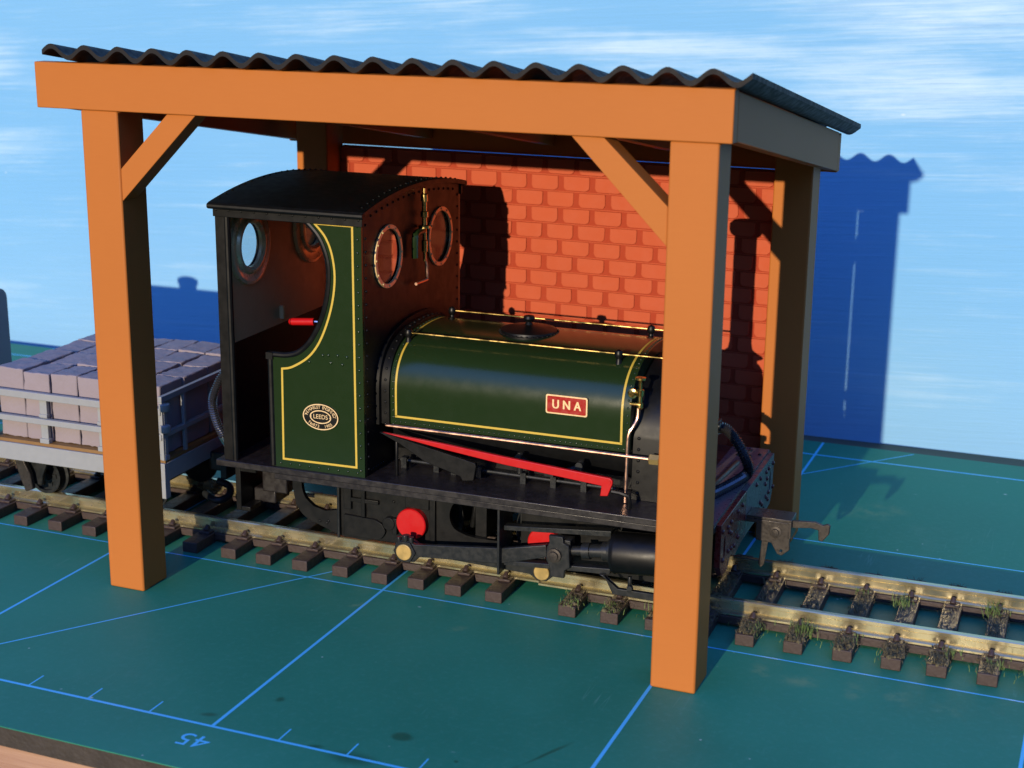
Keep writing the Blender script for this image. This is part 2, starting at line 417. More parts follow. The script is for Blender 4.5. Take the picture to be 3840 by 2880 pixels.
# ------------------------------------------------------------------ track
TH = math.radians(1.15)
track_parts = {}
def make_track(name, label, x0, x1, sleepers, yoff=0.0):
    t = thing(name, label, 'railway track', (0, 68.05 + yoff, 0), TH, 'lengths of model track')
    prof = [(-.95, 1.85), (-.95, 2.15), (-.28, 2.55), (-.28, 3.45), (-.52, 3.62), (-.52, 4.15), (-.38, 4.3), (.38, 4.3), (.52, 4.15), (.52, 3.62), (.28, 3.45), (.28, 2.55), (.95, 2.15), (.95, 1.85)]
    for s in (-1, 1):
        m = MB(); m.plate([(p[0] + s * 8.75, p[1]) for p in prof], [], 'x', x0, x1); m.build('rail', 'rail', t, smooth=30)
    first = None
    for x in sleepers:
        if first is None:
            m = MB(); m.box(0, 2.85, -15.9, 15.9, .02, 1.85)
            for s in (-1, 1):
                for side in (-1, 1):
                    yc = s * 8.75 + side * 1.65
                    m.box(.35, 2.5, yc - .95, yc + .95, 1.8, 2.25)
                    m.cyl((1.42, yc + side * .15, 2.2), (1.42, yc - side * .55, 3.0), .55, 8, r2=.38)
                    m.box(1.0, 1.85, yc - .3 - side * .35, yc + .3 - side * .35, 2.2, 2.75)
            first = m.build('sleeper', 'sleeper', t, bevel=.12)
            first.location.x = x * S
        else:
            c = first.copy(); COL.objects.link(c); c.parent = t; c.location.x = x * S
            c.location.y = random.uniform(-.15, .15) * S
    m = MB()
    sl = sorted(sleepers)
    for a, c in zip(sl, sl[1:]):
        if c - a > 9: continue
        for s in (-1, 1):
            q = MB(); q.box(a + 2.8, c + .05, s * 8.75 - 1.3, s * 8.75 + 1.3, .5, 1.75); q.build('sleeper_web', 'sleeper', t, bevel=.08)
    return t
SL_A = [-158, -151, -144, -137, -130, -123.3, -116.3, -109.3, -102.3, -95.3, -88.3, -81.3, -74.3, -67, -59.9, -52.9, -46.2, -39.3, -31.8, -25, -18.1, -10.7, -3.4, 3.0, 9.6, 16.6]
SL_B = [29.2, 36.1, 43.2, 50.2, 57.2, 64.4, 71.6, 78.6, 85.0, 92.0, 99.2, 106.4, 113.5]
make_track('railway_track', 'plain brown-sleepered model track under the engine and wagon, clean of grass', -160, 23.4, SL_A)
make_track('railway_track', 'mossy length of model track running out to the right with grass tufts on its sleepers', 23.7, 118, SL_B, -.9)

# grass and moss on the right-hand length
g = MB(); gm = MB()
def to_world(x, y, z, yo=-.9):
    c, s = math.cos(TH), math.sin(TH); y0 = y
    return (c * x - s * y0, 68.05 + yo + s * x + c * y0, z)
def fibre(m, p, ln, lean, w=.075):
    a = random.uniform(0, 2 * PI); d = Vector((math.cos(a), math.sin(a), 0)); up = Vector((0, 0, 1))
    p = Vector(p); side = Vector((-d.y, d.x, 0)) * w
    q1 = p + up * ln * .55 + d * ln * lean * .35; q2 = p + up * ln * (1 - .4 * lean) + d * ln * lean
    m.add([p - side, p + side, q1 + side * .7, q1 - side * .7, q2], [(0, 1, 2, 3), (3, 2, 4)])
def lump(m, p, r):
    n = 6; vs = []; rot = random.uniform(0, PI)
    sx, sy, sz = (random.uniform(.6, 1.2) * r for _ in range(3))
    for k, (zz, rr) in enumerate(((-.4, .8), (.15, 1), (.7, .6))):
        for i in range(n):
            a = 2 * PI * i / n + rot; j = random.uniform(.75, 1.25)
            vs.append((p[0] + math.cos(a) * rr * sx * j, p[1] + math.sin(a) * rr * sy * j, p[2] + zz * sz))
    vs.append((p[0], p[1], p[2] + sz))
    fs = [(k * n + i, k * n + (i + 1) % n, (k + 1) * n + (i + 1) % n, (k + 1) * n + i) for k in range(2) for i in range(n)] + [(2 * n + i, 2 * n + (i + 1) % n, 3 * n) for i in range(n)]
    m.add(vs, fs)
for xs in SL_B[:-1]:
    for (ya, yb_, dens) in ((-15.8, -9.6, 1.0), (-7.6, 7.4, .5), (9.6, 15.5, .6)):
        k = random.uniform(.15, 1.35) * dens
        n = int(230 * k * (yb_ - ya) / 6)
        for _ in range(n):
            y = random.uniform(ya, yb_)
            if abs(abs(y) - 8.75) < 1.1: continue
            if -7.6 < y < 7.4 and random.random() < .35 and y < -2: continue
            x = xs + random.gauss(1.4, .85)
            on = xs - .1 < x < xs + 2.95
            z = 1.85 if on else random.uniform(.3, 1.7)
            if not on: x = max(xs - .3, min(xs + 3.1, x)); z = random.uniform(.9, 1.8)
            fibre(gm, to_world(x, y, z), random.uniform(.4, 1.15), random.uniform(.8, 2.0), .055)
        for _ in range(int(26 * k)):
            y = random.uniform(ya, yb_)
            if abs(abs(y) - 8.75) < 1.2: continue
            lump(gm, to_world(xs + random.uniform(.2, 2.6), y, 1.8), random.uniform(.18, .5))
TUFTS = [(66.6, -11.6, 110, 2.4), (65.8, 11.0, 50, 1.6), (79.0, 4.2, 70, 2.0), (72.8, 6.8, 40, 1.5), (92.8, 6.4, 120, 2.3), (44.5, -13, 40, 1.6), (31, -14.5, 55, 1.3), (37.5, -14.5, 45, 1.1), (88, -11, 35, 1.4), (60, -13.5, 40, 1.2), (99.8, -12, 60, 1.8), (74, -11.5, 22, 1.2), (94, -12.6, 30, 1.3)]
for (x, y, n, ln) in TUFTS:
    for _ in range(n):
        fibre(g, to_world(x + random.gauss(0, .8), y + random.gauss(0, 1.0), 1.7), ln * random.uniform(.5, 1.1), random.uniform(.1, .95), .055)
for _ in range(260):
    fibre(g, to_world(random.uniform(28, 110), random.choice((-1, 1)) * random.uniform(10, 15.5), random.uniform(.2, 1.9)), random.uniform(.8, 1.6), random.uniform(.4, 1.6), .05)
o = gm.build('moss', 'moss', smooth=0); tag(o, 'brown-green moss flock clinging to the right-hand sleepers', 'moss', kind='stuff')
o = g.build('grass', 'grassb', smooth=0); tag(o, 'tufts of green static grass on the right-hand sleepers', 'grass', kind='stuff')

# ------------------------------------------------------------------ shelter
sh = thing('open_shelter', 'orange four-post open shelter with black corrugated roof and brick back wall over the engine', 'shelter')
PW = 6.5
def post(x, y, zt_):
    m = MB(); m.box(x, x + PW, y, y + 6.5, 0.01, zt_); return m.build('post', 'timber', sh, bevel=.28)
slope = -.1645
zb = lambda y: 76.26 + slope * (y - 34) if y > 36 else 76.26
zroof = lambda y: 83.05 + slope * (y - 34)
fp1 = post(-41.2, 34.1, 76.24); fp2 = post(49.92, 34.1, 76.24)
rp1 = post(-41.0, 97.2, zroof(103.6) - .2); rp2 = post(49.75, 97.2, zroof(103.6) - .2)
m = MB(); m.box(-48.8, 58.15, 33.75, 36.1, 76.26, 83.05); m.build('front_beam', 'timber', sh, bevel=.15)
m = MB(); m.box(-48.8, 58.15, 108.1, 110.4, 64.0, zroof(110.4)-.0); m.build('rear_beam', 'timber', sh, bevel=.15)
for xa in (-48.8, 55.95, 4.5, -20.0, 29.0):
    side = xa in (-48.8, 55.95)
    drop = 0 if side else 1.6
    m = MB(); m.plate([(36.1, 76.26 + drop), (108.1, 64.3 + drop), (108.1, zroof(108.1) - .02), (36.1, zroof(36.1) - .02)], [], 'x', xa, xa + 2.2)
    m.build('rafter', 'timber', sh, bevel=.12)
for pts in ([(-34.72, 62.9), (-21.2, 76.26), (-26.0, 76.26), (-34.72, 67.7)], [(49.95, 62.5), (49.95, 67.7), (40.9, 76.26), (36.4, 76.26)]):
    m = MB(); m.plate(pts, [], 'y', 34.3, 38.0); m.build('brace', 'timber', sh, bevel=.15)
# corrugated roof sheet
m = MB(); N = 18; per = 5.9; x0 = -46.3; x1 = 60.6
xs = []; k = 0; n = 240
ys = [32.6, 55, 80, 100, 114.6]
def cz(x): 
    ph = (x + 44.65) / per * 2 * PI
    return .80 * math.cos(ph) + .74
rows = []
for y in ys:
    top = []; bot = []
    for i in range(n + 1):
        x = lerp(x0, x1, i / n); lift = .25 * max(0, (-x - 20) / 26)
        z = 83.12 + slope * (y - 34) + cz(x) + lift
        top.append((x, y, z + .70)); bot.append((x, y, z))
    rows.append((top, bot))
vs = []; 
for t, bt in rows: vs += t + bt
w = n + 1; fs = []
for r in range(len(ys) - 1):
    A = r * 2 * w; B = (r + 1) * 2 * w
    for i in range(n):
        fs.append((A + i, A + i + 1, B + i + 1, B + i)); fs.append((A + w + i, B + w + i, B + w + i + 1, A + w + i + 1))
    fs.append((A, B, B + w, A + w)); fs.append((A + n, A + w + n, B + w + n, B + n))
for A in (0, (len(ys) - 1) * 2 * w):
    for i in range(n): fs.append((A + i, A + w + i, A + w + i + 1, A + i + 1))
m.add(vs, fs); m.build('corrugated_roof', 'roof', sh, smooth=50)
# brick back wall
m = MB(); WX0, WX1, WT = -34.45, 49.6, 64.42
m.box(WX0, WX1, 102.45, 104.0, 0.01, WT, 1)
bh = 2.93; bw = 6.02; row = 0; z = WT - .05
rows_z = []
ztop = 61.42
r = -1
while True:
    zt_ = ztop - bh * r
    if zt_ <= 0.4: break
    off = -8.3 + .35 + (bw / 2 if r % 2 else 0)
    zz1 = min(zt_ - .12, WT - .08); zz0 = zt_ - bh + .22
    if zz1 - zz0 > .4:
        xx = off - bw * 6
        while xx < WX1:
            a = max(xx + .47 + random.uniform(-.08, .08), WX0 + .05); c = min(xx + bw - .47 + random.uniform(-.08, .08), WX1 - .05)
            if c - a > .5:
                rb = min(.75, (c - a) * .3, (zz1 - zz0) * .35); rt = .18
                out = []
                for cx, cz_, a0, rr in ((c - rt, zz1 - rt, 0, rt), (a + rt, zz1 - rt, 90, rt), (a + rb, zz0 + rb, 180, rb), (c - rb, zz0 + rb, 270, rb)):
                    for i in range(5):
                        an = math.radians(a0 + 22.5 * i); out.append((cx + rr * math.cos(an), cz_ + rr * math.sin(an)))
                out = [(q[0] + random.uniform(-.05, .05), q[1] + random.uniform(-.045, .045)) for q in out]
                d = random.uniform(-.07, .07); nO = len(out); mx = sum(p[0] for p in out) / nO; mz = sum(p[1] for p in out) / nO
                v1 = [(p[0], 102.46, p[1]) for p in out]; v2 = [(mx + (p[0] - mx) * .99, 102.28 + d, mz + (p[1] - mz) * .985) for p in out]
                v3 = [(mx + (p[0] - mx) * .955, 102.22 + d, mz + (p[1] - mz) * .94) for p in out]
                m.add(v1 + v2 + v3, [(L * nO + i, L * nO + (i + 1) % nO, (L + 1) * nO + (i + 1) % nO, (L + 1) * nO + i) for L in (0, 1) for i in range(nO)] + [tuple(range(2 * nO, 3 * nO))], 0)
            xx += bw
    r += 1
    # thin bed-joint ridge
for k in range(22):
    zz = ztop - bh * k + .05
    if zz > .4: m.box(WX0 + .02, WX1 - .02, 102.3, 102.5, zz - .07, zz + .05, 0)
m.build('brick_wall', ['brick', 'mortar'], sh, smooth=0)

# ------------------------------------------------------------------ locomotive
L = thing('steam_locomotive', 'small dark green saddle tank steam engine with open cab standing inside the orange shelter', 'steam locomotive', (0, 68.05, 0), TH)
def crom(pts, n=8):
    P = [Vector(p) for p in pts]; out = []
    for i in range(len(P) - 1):
        a = P[max(i - 1, 0)]; b_ = P[i]; c = P[i + 1]; d = P[min(i + 2, len(P) - 1)]
        for k in range(n):
            t = k / n; q = .5 * ((2 * b_) + (c - a) * t + (2 * a - 5 * b_ + 4 * c - d) * t * t + (3 * b_ - a - 3 * c + d) * t ** 3); out.append(tuple(q))
    out.append(tuple(P[-1])); return out
FZ = 19.2
# footplate
m = MB(); m.box(-29.3, 54.0, -20, 20, 18.15, FZ)
for s in (-1, 1): m.box(-18.6, 53.5, s * 19.45 - .35, s * 19.45 + .35, 17.15, 18.16)
fpl = m.build('footplate', 'grime', L, bevel=.12)
# outer frames
HOLE1 = [(-10.9, 15.6), (-10.9, 10.55)] + [(-13.2 + 0 * t, 10.1) for t in (0,)] + crom([(-15.3, 10.6), (-16.9, 12.0), (-17.5, 14.0), (-17.3, 15.6)], 5)
HOLE2 = [(21.5, 15.4), (21.5, 9.3), (14.0, 9.2)] + crom([(12.2, 9.4), (10.0, 10.3), (9.2, 12.2), (9.7, 14.2), (11.2, 15.4)], 5)
FR = [(-19.2, 17.15), (-19.2, 13.5)] + crom([(-18.6, 10.5), (-17.0, 8.6), (-13.5, 7.2), (-10.0, 6.1)], 5) + [(-6, 5.9), (-4.5, 6.3), (46, 6.3), (48, 8), (53.8, 9.5), (53.8, 17.15)]
for s in (-1, 1):
    m = MB(); m.plate(FR, [HOLE1, HOLE2], 'y', s * 12.5 - .4, s * 12.5 + .4)
    for (x, z) in ((-14.2, 8.2), (-12.6, 8.4), (-12.9, 8.0), (-.6, 13.4), (6.2, 13.0), (6.5, 11.5), (6.5, 10.2), (6.4, 8.7), (24, 15.4), (26, 15.2), (-9, 15.6), (-7.6, 15.6), (-5.4, 15.5), (-4.4, 15.5)):
        m.rivet((x, s * 12.9, z), (0, s, 0), .26)
    fr = m.build('frame_plate', 'black', L)
    # guard stay and lower lobe on the frame
    m = MB(); m.plate([(-9.5, 10.2), (-3.8, 10.0)] + crom([(-2.6, 9.4), (-2.0, 8.2), (-2.6, 7.0), (-3.6, 6.5)], 4) + [(-9.5, 6.6)], [], 'y', s * 13.1 - .35, s * 13.1 + .35)
    m.box(-9.4, -8.1, s * 13.2 - .3, s * 13.2 + .3, 11.2, 15.8); m.box(-6.3, -5.6, s * 13.2 - .3, s * 13.2 + .3, 10.2, 16.2); m.box(-9.5, -3.2, s * 13.15 - .3, s * 13.15 + .3, 12.6, 13.3)
    m.box(-.6, .2, s * 13.3 - .4, s * 13.3 + .4, 8, 10.8); m.cyl((-1.2, s * 12.8, 9.8), (-1.2, s * 13.9, 9.8), 1.1, 14)
    m.build('spring_hanger', 'black', L, bevel=.08)
    m = MB(); m.box(1.6, 5.8, s * 13.1 - .3, s * 13.1 + .3, 12.9, 15.6); m.box(5.9, 6.9, s * 13.15 - .3, s * 13.15 + .3, 6.9, 15.2); m.build('horn_guide', 'black', L, bevel=.1)
    m = MB(); m.tube([(-10.5, s * 13.2, 17.1), (-10.5, s * 13.4, 6.0)], .26, 8); m.build('sand_pipe', 'blackm', L)
# inner fill seen between the frames
m = MB(); m.box(-8.5, 8.0, -11.8, 11.8, 11.5, 18.1); m.box(22, 50, -11.8, 11.8, 8.5, 18.1); m.box(13.2, 15.2, -11.8, 11.8, 9, 18.1); m.tube([(12.4, -9, 14.6), (11.6, -9, 9.5)], .5, 8)
m.build('inside_motion', 'black', L, bevel=.1)
# rear drag beam, front buffer beam
m = MB(); m.box(-30.3, -29.3, -12.6, 12.6, 7.8, 18.1); m.box(-29.32, -26.3, -12.6, -11.8, 14.8, 18.1); m.box(-29.32, -27.6, -12.6, -9, 7.8, 8.6); m.build('rear_beam', 'black', L, bevel=.1)
m = MB(); m.box(-27.0, -22.2, -9.5, -3, 10.6, 18.1); m.box(-29.3, -25, -8.5, -3.5, 8.2, 10.7); m.build('ash_pan', 'grime', L, bevel=.25)
def beam_outline():
    return [(-18.8, 19.2), (-18.8, 12.6), (-17.2, 10.8), (-13.6, 10.6), (-11.8, 12.2), (-9.0, 11.0), (-4, 11.6), (4, 11.6), (9.0, 11.0), (11.8, 12.2), (13.6, 10.6), (17.2, 10.8), (18.8, 12.6), (18.8, 19.2)]
bo = beam_outline(); nb = len(bo)
m = MB(); m.plate([p for p in bo if p[0] <= 0] + [(-2, 11.6), (-2, 19.2)], [circle(-16.3, 15, .55, 16, 1.9)], 'x', 53.9, 54.8, 0)
m.plate([(-2, 19.2), (-2, 11.6)] + [p for p in bo if p[0] > 0], [circle(16.3, 15, .55, 16, 1.9)], 'x', 53.9, 54.8, 1)  # far half of the red beam, pale glare put into its colour
for y in (-14.5, -12.5, -8, -5, 5, 8, 12.5, 14.5, 18, -18):
    for z in (17.9, 13.6):
        if abs(y) == 5 and z < 14: continue
        m.rivet((54.8, y + (.6 if z < 15 else 0), z + random.uniform(-.4, .2)), (1, 0, 0), .42)
for (y, z) in ((13.4, 16.4), (12.2, 15.8), (14.6, 12.4), (-13.4, 16.4), (-12.2, 15.8), (10.0, 13.0), (-10, 13.0)): m.rivet((54.8, y, z), (1, 0, 0), .42)
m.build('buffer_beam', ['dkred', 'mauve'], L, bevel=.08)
# wheels and axles
for x in (2.9, 25.6):
    w_ = MB(); w_.cyl((x, -12, 10.4), (x, 12, 10.4), .9, 12)
    ax = w_.build('axle', 'blackm', L)
    for s in (-1, 1):
        m = MB(); m.lathe((x, s * 7.6, 10.4), (0, s, 0), [(0, 6.7), (.5, 6.7), (.6, 6.1), (2.4, 6.05), (2.4, 5.4), (2.0, 5.3), (2.0, 1.5), (2.6, 1.4)], 40); m.build('wheel', 'blackm', L)
        m = MB(); m.lathe((x, s * 12.95, 10.4), (0, s, 0), [(0, 2.6), (1.05, 2.6), (1.2, 2.45), (1.22, .1)], 36); cr = m.build('crank_disc', 'red', L)
        m = MB(); m.plate([(x - .5, 8.6), (x - .8, 6.6), (x, 6.0), (x + .8, 6.6), (x + .7, 8.6)], [], 'y', s * 14.5 - .4, s * 14.5 + .4); m.build('crank_web', 'blackm', L, bevel=.1)
# rods
for s in (-1, 1):
    zc = 6.95
    m = MB()
    m.plate([(2.0, 8.1), (3.1, 8.6), (4.4, 8.3), (5.3, 7.75), (23.5, 7.2), (24.4, 7.9), (26.6, 7.9), (27.8, 7.2), (28.0, 6.0), (26.8, 4.9), (25.2, 4.9), (24.0, 5.7), (5.5, 6.2), (4.6, 5.5), (2.6, 5.5), (1.7, 6.2)], [], 'y', s * 15.35 - .35, s * 15.35 + .35)
    m.build('coupling_rod', 'blackm', L, bevel=.1)
    m = MB(); m.plate([(1.5, 7.7), (1.9, 8.5), (3.0, 8.9), (4.2, 8.7), (5.0, 8.35), (19.7, 9.95), (27.2, 11.6), (27.4, 9.6), (19.7, 7.35), (5.8, 6.35), (4.9, 5.35), (2.4, 5.3), (1.6, 6.0)], [], 'y', s * 16.9 - .4, s * 16.9 + .4)
    m.build('connecting_rod', 'blackm', L, bevel=.12)
    m = MB(); m.plate([(3.35 + 1.95 * math.cos(a * PI / 3), 7.0 + 1.95 * math.sin(a * PI / 3)) for a in range(6)], [], 'y', s * 17.35 - .3, s * 17.35 + .3)
    for (x, z) in ((2.2, 8.7), (4.3, 8.9)): m.cyl((x, s * 17, z - .4), (x, s * 17, z + .55), .45, 8)
    m.cyl((3.3, s * 17, 8.6), (3.3, s * 17, 9.7), .55, 8)
    m.build('big_end_strap', 'blackm', L, bevel=.08)
    m = MB(); m.lathe((3.35, s * 17.5, 7.0), (0, s, 0), [(0, 1.35), (.35, 1.35), (.42, 1.25), (.42, .05)], 24); m.build('bearing_bush', 'brassr', L)
    m = MB(); m.lathe((26.1, s * 15.5, 6.4), (0, s, 0), [(0, 1.3), (.55, 1.3), (.62, 1.2), (.62, .05)], 24); m.build('bearing_bush', 'brassr', L)
    # crosshead
    m = MB(); m.plate([(27.9, 13.6), (30.2, 13.6), (30.3, 12.6), (31.2, 12.2), (31.4, 8.7), (30.6, 8.2), (30.5, 6.9), (28.2, 6.9), (28.1, 8.6), (27.5, 9.6), (27.6, 11.6), (28.0, 12.4)], [], 'y', s * 17.7 - .4, s * 17.7 + .4)
    m.box(28.3, 31.2, s * 16.3 - 1.1, s * 16.3 + 1.1, 8.9, 12.9)
    m.build('crosshead', 'blackm', L, bevel=.12)
    m = MB(); m.lathe((28.95, s * 18.05, 10.55), (0, s, 0), [(0, 1.1), (.5, 1.1), (.55, .75), (.9, .7), (.95, .05)], 20); m.build('crosshead_pin', 'steel', L)
    # slide bars
    for (za, zbb) in ((13.55, 14.5), (7.75, 8.4)):
        m = MB(); m.plate([(20.2, za - .5), (37.6, zbb - .05), (37.6, zbb + .85), (22.6, za + .42), (20.2, za + .25)], [], 'y', s * 16.5 - .75, s * 16.5 + .75); m.build('slide_bar', 'blackm', L, bevel=.1)
    m = MB(); m.box(19.5, 19.9, s * 15.4 - 2.9, s * 15.4 + 2.9, 5.9, 17.1); m.build('motion_bracket', 'blackm', L, bevel=.1)
    m = MB(); m.cyl((31, s * 16.5, 11.0), (38, s * 16.5, 11.9), .75, 14); m.lathe((33.0, s * 16.5, 11.25), (1, 0, .12), [(0, 1.3), (1.2, 1.3), (1.25, 1.05), (3.2, 1.05), (3.3, 1.5), (4.2, 1.5), (4.3, 1.9), (5.5, 2.0)], 20); m.build('piston_rod', 'blackm', L)
    m = MB(); m.lathe((37.9, s * 16.9, 12.0), (1, 0, .06), [(0, 2.6), (.2, 3.25), (.6, 3.4), (.9, 3.2), (12.4, 3.2), (12.6, 3.5), (13.3, 3.5), (13.6, 2.6), (14.2, .8)], 40)
    m.build('cylinder', 'black', L)
    m = MB(); m.plate([(36.2, 8.6), (37.0, 8.5), (38.4, 5.7), (45.8, 5.6), (46.4, 8.7), (45.2, 8.9), (44.8, 6.7), (39.2, 6.7)], [], 'y', s * 18 - .4, s * 18 + .4); m.cyl((41, s * 18.1, 6.9), (41, s * 18.1, 8.9), .35, 8); m.cyl((41.2, s * 18.3, 7.2), (41.2, s * 19.0, 7.2), .5, 8)
    m.build('drain_cock_gear', 'blackm', L, bevel=.08)
# ---- cab
curve = [(-19.0, 37.5), (-18.2, 37.75), (-16.0, 37.85), (-13.8, 38.6), (-11.5, 40.9), (-9.5, 44.8), (-8.45, 49.2), (-8.4, 53.2), (-9.6, 56.7), (-11.6, 59.0), (-13.6, 60.35)]
cv = crom(curve, 6)
side_poly = [(-19.0, FZ)] + [p[:2] for p in cv] + [(-13.7, 61.05), (-2.6, 61.05), (-2.6, FZ)]
lin = [(-4.1, 59.2), (-4.05, 20.75), (-17.1, 20.6), (-16.9, 35.6)]
lin_c = crom([(-16.9, 35.6), (-15.0, 36.1), (-12.0, 38.1), (-9.8, 41.2), (-8.0, 46.0), (-7.25, 50.6), (-7.6, 54.4), (-8.7, 57.2), (-10.5, 59.2)], 6)
for s in (-1, 1):
    m = MB(); m.plate(side_poly, [], 'y', s * 18.95 - .3, s * 18.95 + .3)
    ys_ = s * 19.25
    for k in range(20): m.rivet((-3.25, ys_, 20.3 + k * 2.05), (0, s, 0), .26)
    for k in range(9): m.rivet((-17.6 + k * 1.72, ys_, 19.85), (0, s, 0), .24)
    for (x, z) in ((-9.6, 38.5), (-8.6, 38.6), (-7.0, 38.7), (-5.4, 38.6), (-8.2, 37.4), (-6.2, 37.3), (-12, 37.2)): m.rivet((x, ys_, z), (0, s, 0), .28)
    cs = m.build('cab_side', 'green', L)
    m = MB(); pts = [(x, ys_ + s * .03, z) for x, z in [lin[0], lin[1], lin[2], lin[3]] + [p[:2] for p in lin_c[1:]]]
    m.ribbon(pts, (0, -1, 0), .34); m.build('lining', 'yellow', cs, smooth=0)
    m = MB(); m.tube([(-19.0, s * 19.0, FZ + .1), (-19.0, s * 19.0, 37.2)] , .55, 10); m.tube([(x, s * 19.0, z) for x, z in [(-19.3, 37.5)] + [p[:2] for p in cv[1:]]], .5, 10, smooth=1)
    m.box(-19.6, -18.4, s * 19 - .6, s * 19 + .6, 37.0, 38.1); m.build('beading', 'black', cs)
    if s < 0:
        # maker's oval plate with raised lettering
        px, pz = -10.1, 28.45
        m = MB(); m.plate(circle(px, pz, 3.15, 48, 2.15), [], 'y', -19.28, -19.52, 0)
        for (ra, rb_) in ((3.15, 2.15), (1.9, 1.12)):
            m.ribbon([(x, -19.56, z) for x, z in circle(px, pz, ra - .1, 56, rb_ - .1)], (0, -1, 0), .17, 1)
        def put(txt, size, cx, cz_, rot=0, wd=1.0):
            tv, tf = text_polys(txt, size); c, s_ = math.cos(rot), math.sin(rot)
            m.add([(cx + (x * wd) * c - y * s_, -19.56, cz_ + (x * wd) * s_ + y * c) for x, y in tv], tf, 1)
        put('LEEDS', 1.02, px, pz, 0, .95); put('.', 1.2, px - 1.62, pz + .3); put('.', 1.2, px + 1.62, pz + .3)
        def arc(txt, a0, a1, ra, rb_, size, flip=False):
            for i, ch in enumerate(txt):
                if ch == ' ': continue
                a = math.radians(lerp(a0, a1, i / max(1, len(txt) - 1)))
                x = px + ra * math.cos(a); z = pz + rb_ * math.sin(a)
                nx_, nz_ = math.cos(a) / ra, math.sin(a) / rb_
                rot = math.atan2(nz_, nx_) - PI / 2 + (PI if flip else 0)
                put(ch, size, x, z, rot, .95)
        arc('THE HUNSLET ENGINE COY', 172, 8, 2.5, 1.58, .74)
        arc('No873  1905', 222, 318, 2.5, 1.62, .74, True)
        m.build('maker_plate', ['black', 'cream'], cs, smooth=0)
wins = lambda r: [circle(-10.2, 53.2, r, 36, r), circle(10.2, 53.2, r, 36, r)]
def arc_top(y, h=61.0): return h + 2.1 * (1 - (y / 20) ** 2)
sheet = [(-18.6, FZ)] + [(y, arc_top(y) - .1) for y in [(-18.6 + 37.2 * i / 24) for i in range(25)]] + [(18.6, FZ)]
# front sheet
m = MB(); m.plate(sheet, wins(4.5), 'x', -3.0, -2.55, 0)
for k in range(20):
    for s in (-1, 1): m.rivet((-2.55, s * 17.9, 20.3 + k * 2.05), (1, 0, 0), .24)
for k in range(17):
    y = -16 + 2 * k; m.rivet((-2.55, y, arc_top(y) - 1.3), (1, 0, 0), .24)
for k in range(6): m.rivet((-2.55, -17 + k * .9, 19.9), (1, 0, 0), .22)
cfs = m.build('cab_front_sheet', 'black', L)
for s in (-1, 1):
    m = MB(); 
    ring = []
    m.plate(circle(s * 10.2, 53.2, 5.05, 40), [circle(s * 10.2, 53.2, 4.35, 40)], 'x', -2.56, -2.2)
    for k in range(12):
        a = 2 * PI * k / 12; m.rivet((-2.2, s * 10.2 + 4.7 * math.cos(a), 53.2 + 4.7 * math.sin(a)), (1, 0, 0), .2)
    m.build('window_ring', 'dbrass', cfs, bevel=.06)
    m = MB(); m.plate(circle(s * 10.2, 53.2, 4.45, 32), [], 'x', -2.82, -2.72); m.build('window_pane', 'glass', cfs, smooth=0)
# rear sheet: black outside, buff inside
m = MB(); m.plate(sheet, [circle(-10.6, 53.3, 3.5, 36, 3.7), circle(10.6, 53.3, 3.5, 36, 3.7)], 'x', -27.9, -27.45, 0)
m.plate([(p[0] * .985, max(p[1] - .3, 38.1)) for p in sheet if p[1] > 30] + [(18.3, 38.1), (-18.3, 38.1)], [circle(-10.6, 53.3, 3.5, 36, 3.7), circle(10.6, 53.3, 3.5, 36, 3.7)], 'x', -27.44, -27.3, 1)
crs = m.build('cab_rear_sheet', ['black', 'interior'], L)
for s in (-1, 1):
    m = MB()
    c = Vector((-27.3, s * 10.6, 53.3)); n = 48; prof = [(0, 6.3), (.55, 6.2), (.7, 5.7), (.45, 5.0), (.45, 4.6), (.9, 4.3), (1.0, 3.9), (.5, 3.45), (0, 3.45)]
    vs = []; 
    for t, rr in prof:
        for i in range(n):
            a = 2 * PI * i / n; vs.append((c.x + t, c.y + rr * math.cos(a), c.z + rr * 1.04 * math.sin(a)))
    m.add(vs, [(k * n + i, k * n + (i + 1) % n, (k + 1) * n + (i + 1) % n, (k + 1) * n + i) for k in range(len(prof) - 1) for i in range(n)])
    m.build('window_ring', 'dbrass', crs)
    m = MB(); m.plate(circle(s * 10.6, 53.3, 3.5, 28, 3.7), [], 'x', -27.7, -27.6); m.build('window_pane', 'glass', crs, smooth=0)
for s in (-1, 1): m = MB(); m.box(-28.1, -26.2, s * 18.9 - .35, s * 18.9 + .35, FZ, 61.0); m.cyl((-26.1, s * 18.9, FZ), (-26.1, s * 18.9, 60.9), .5, 10); m.build('corner_pillar', 'black', crs)
# roof
m = MB(); ny = 40; x0_, x1_ = -28.75, -1.75
vs = []; 
for x in (x0_, x1_):
    for t in (0, .8):
        for i in range(ny + 1):
            y = lerp(-20.1, 20.1, i / ny); vs.append((x, y, arc_top(y, 60.95) + t - .25))
w = ny + 1
fs = []
for i in range(ny):
    fs += [(i, i + 1, 2 * w + i + 1, 2 * w + i), (w + i, 3 * w + i, 3 * w + i + 1, w + i + 1), (i, w + i, w + i + 1, i + 1), (2 * w + i, 2 * w + i + 1, 3 * w + i + 1, 3 * w + i)]
fs += [(0, 2 * w, 3 * w, w), (ny, w + ny, 3 * w + ny, 2 * w + ny)]
m.add(vs, fs)
for s in (-1, 1): m.tube([(x0_, s * 20.1, 60.95), (x1_, s * 20.1, 60.95)], .5, 10, smooth=1); m.box(x0_ + .5, x1_ - .5, s * 19.3 - .3, s * 19.3 + .3, 59.2, 61.0)
for k in range(12):
    for s in (-1, 1): m.rivet((-27.6 + k * 2.25, s * 19.6, 60.25), (0, s, 0), .22)
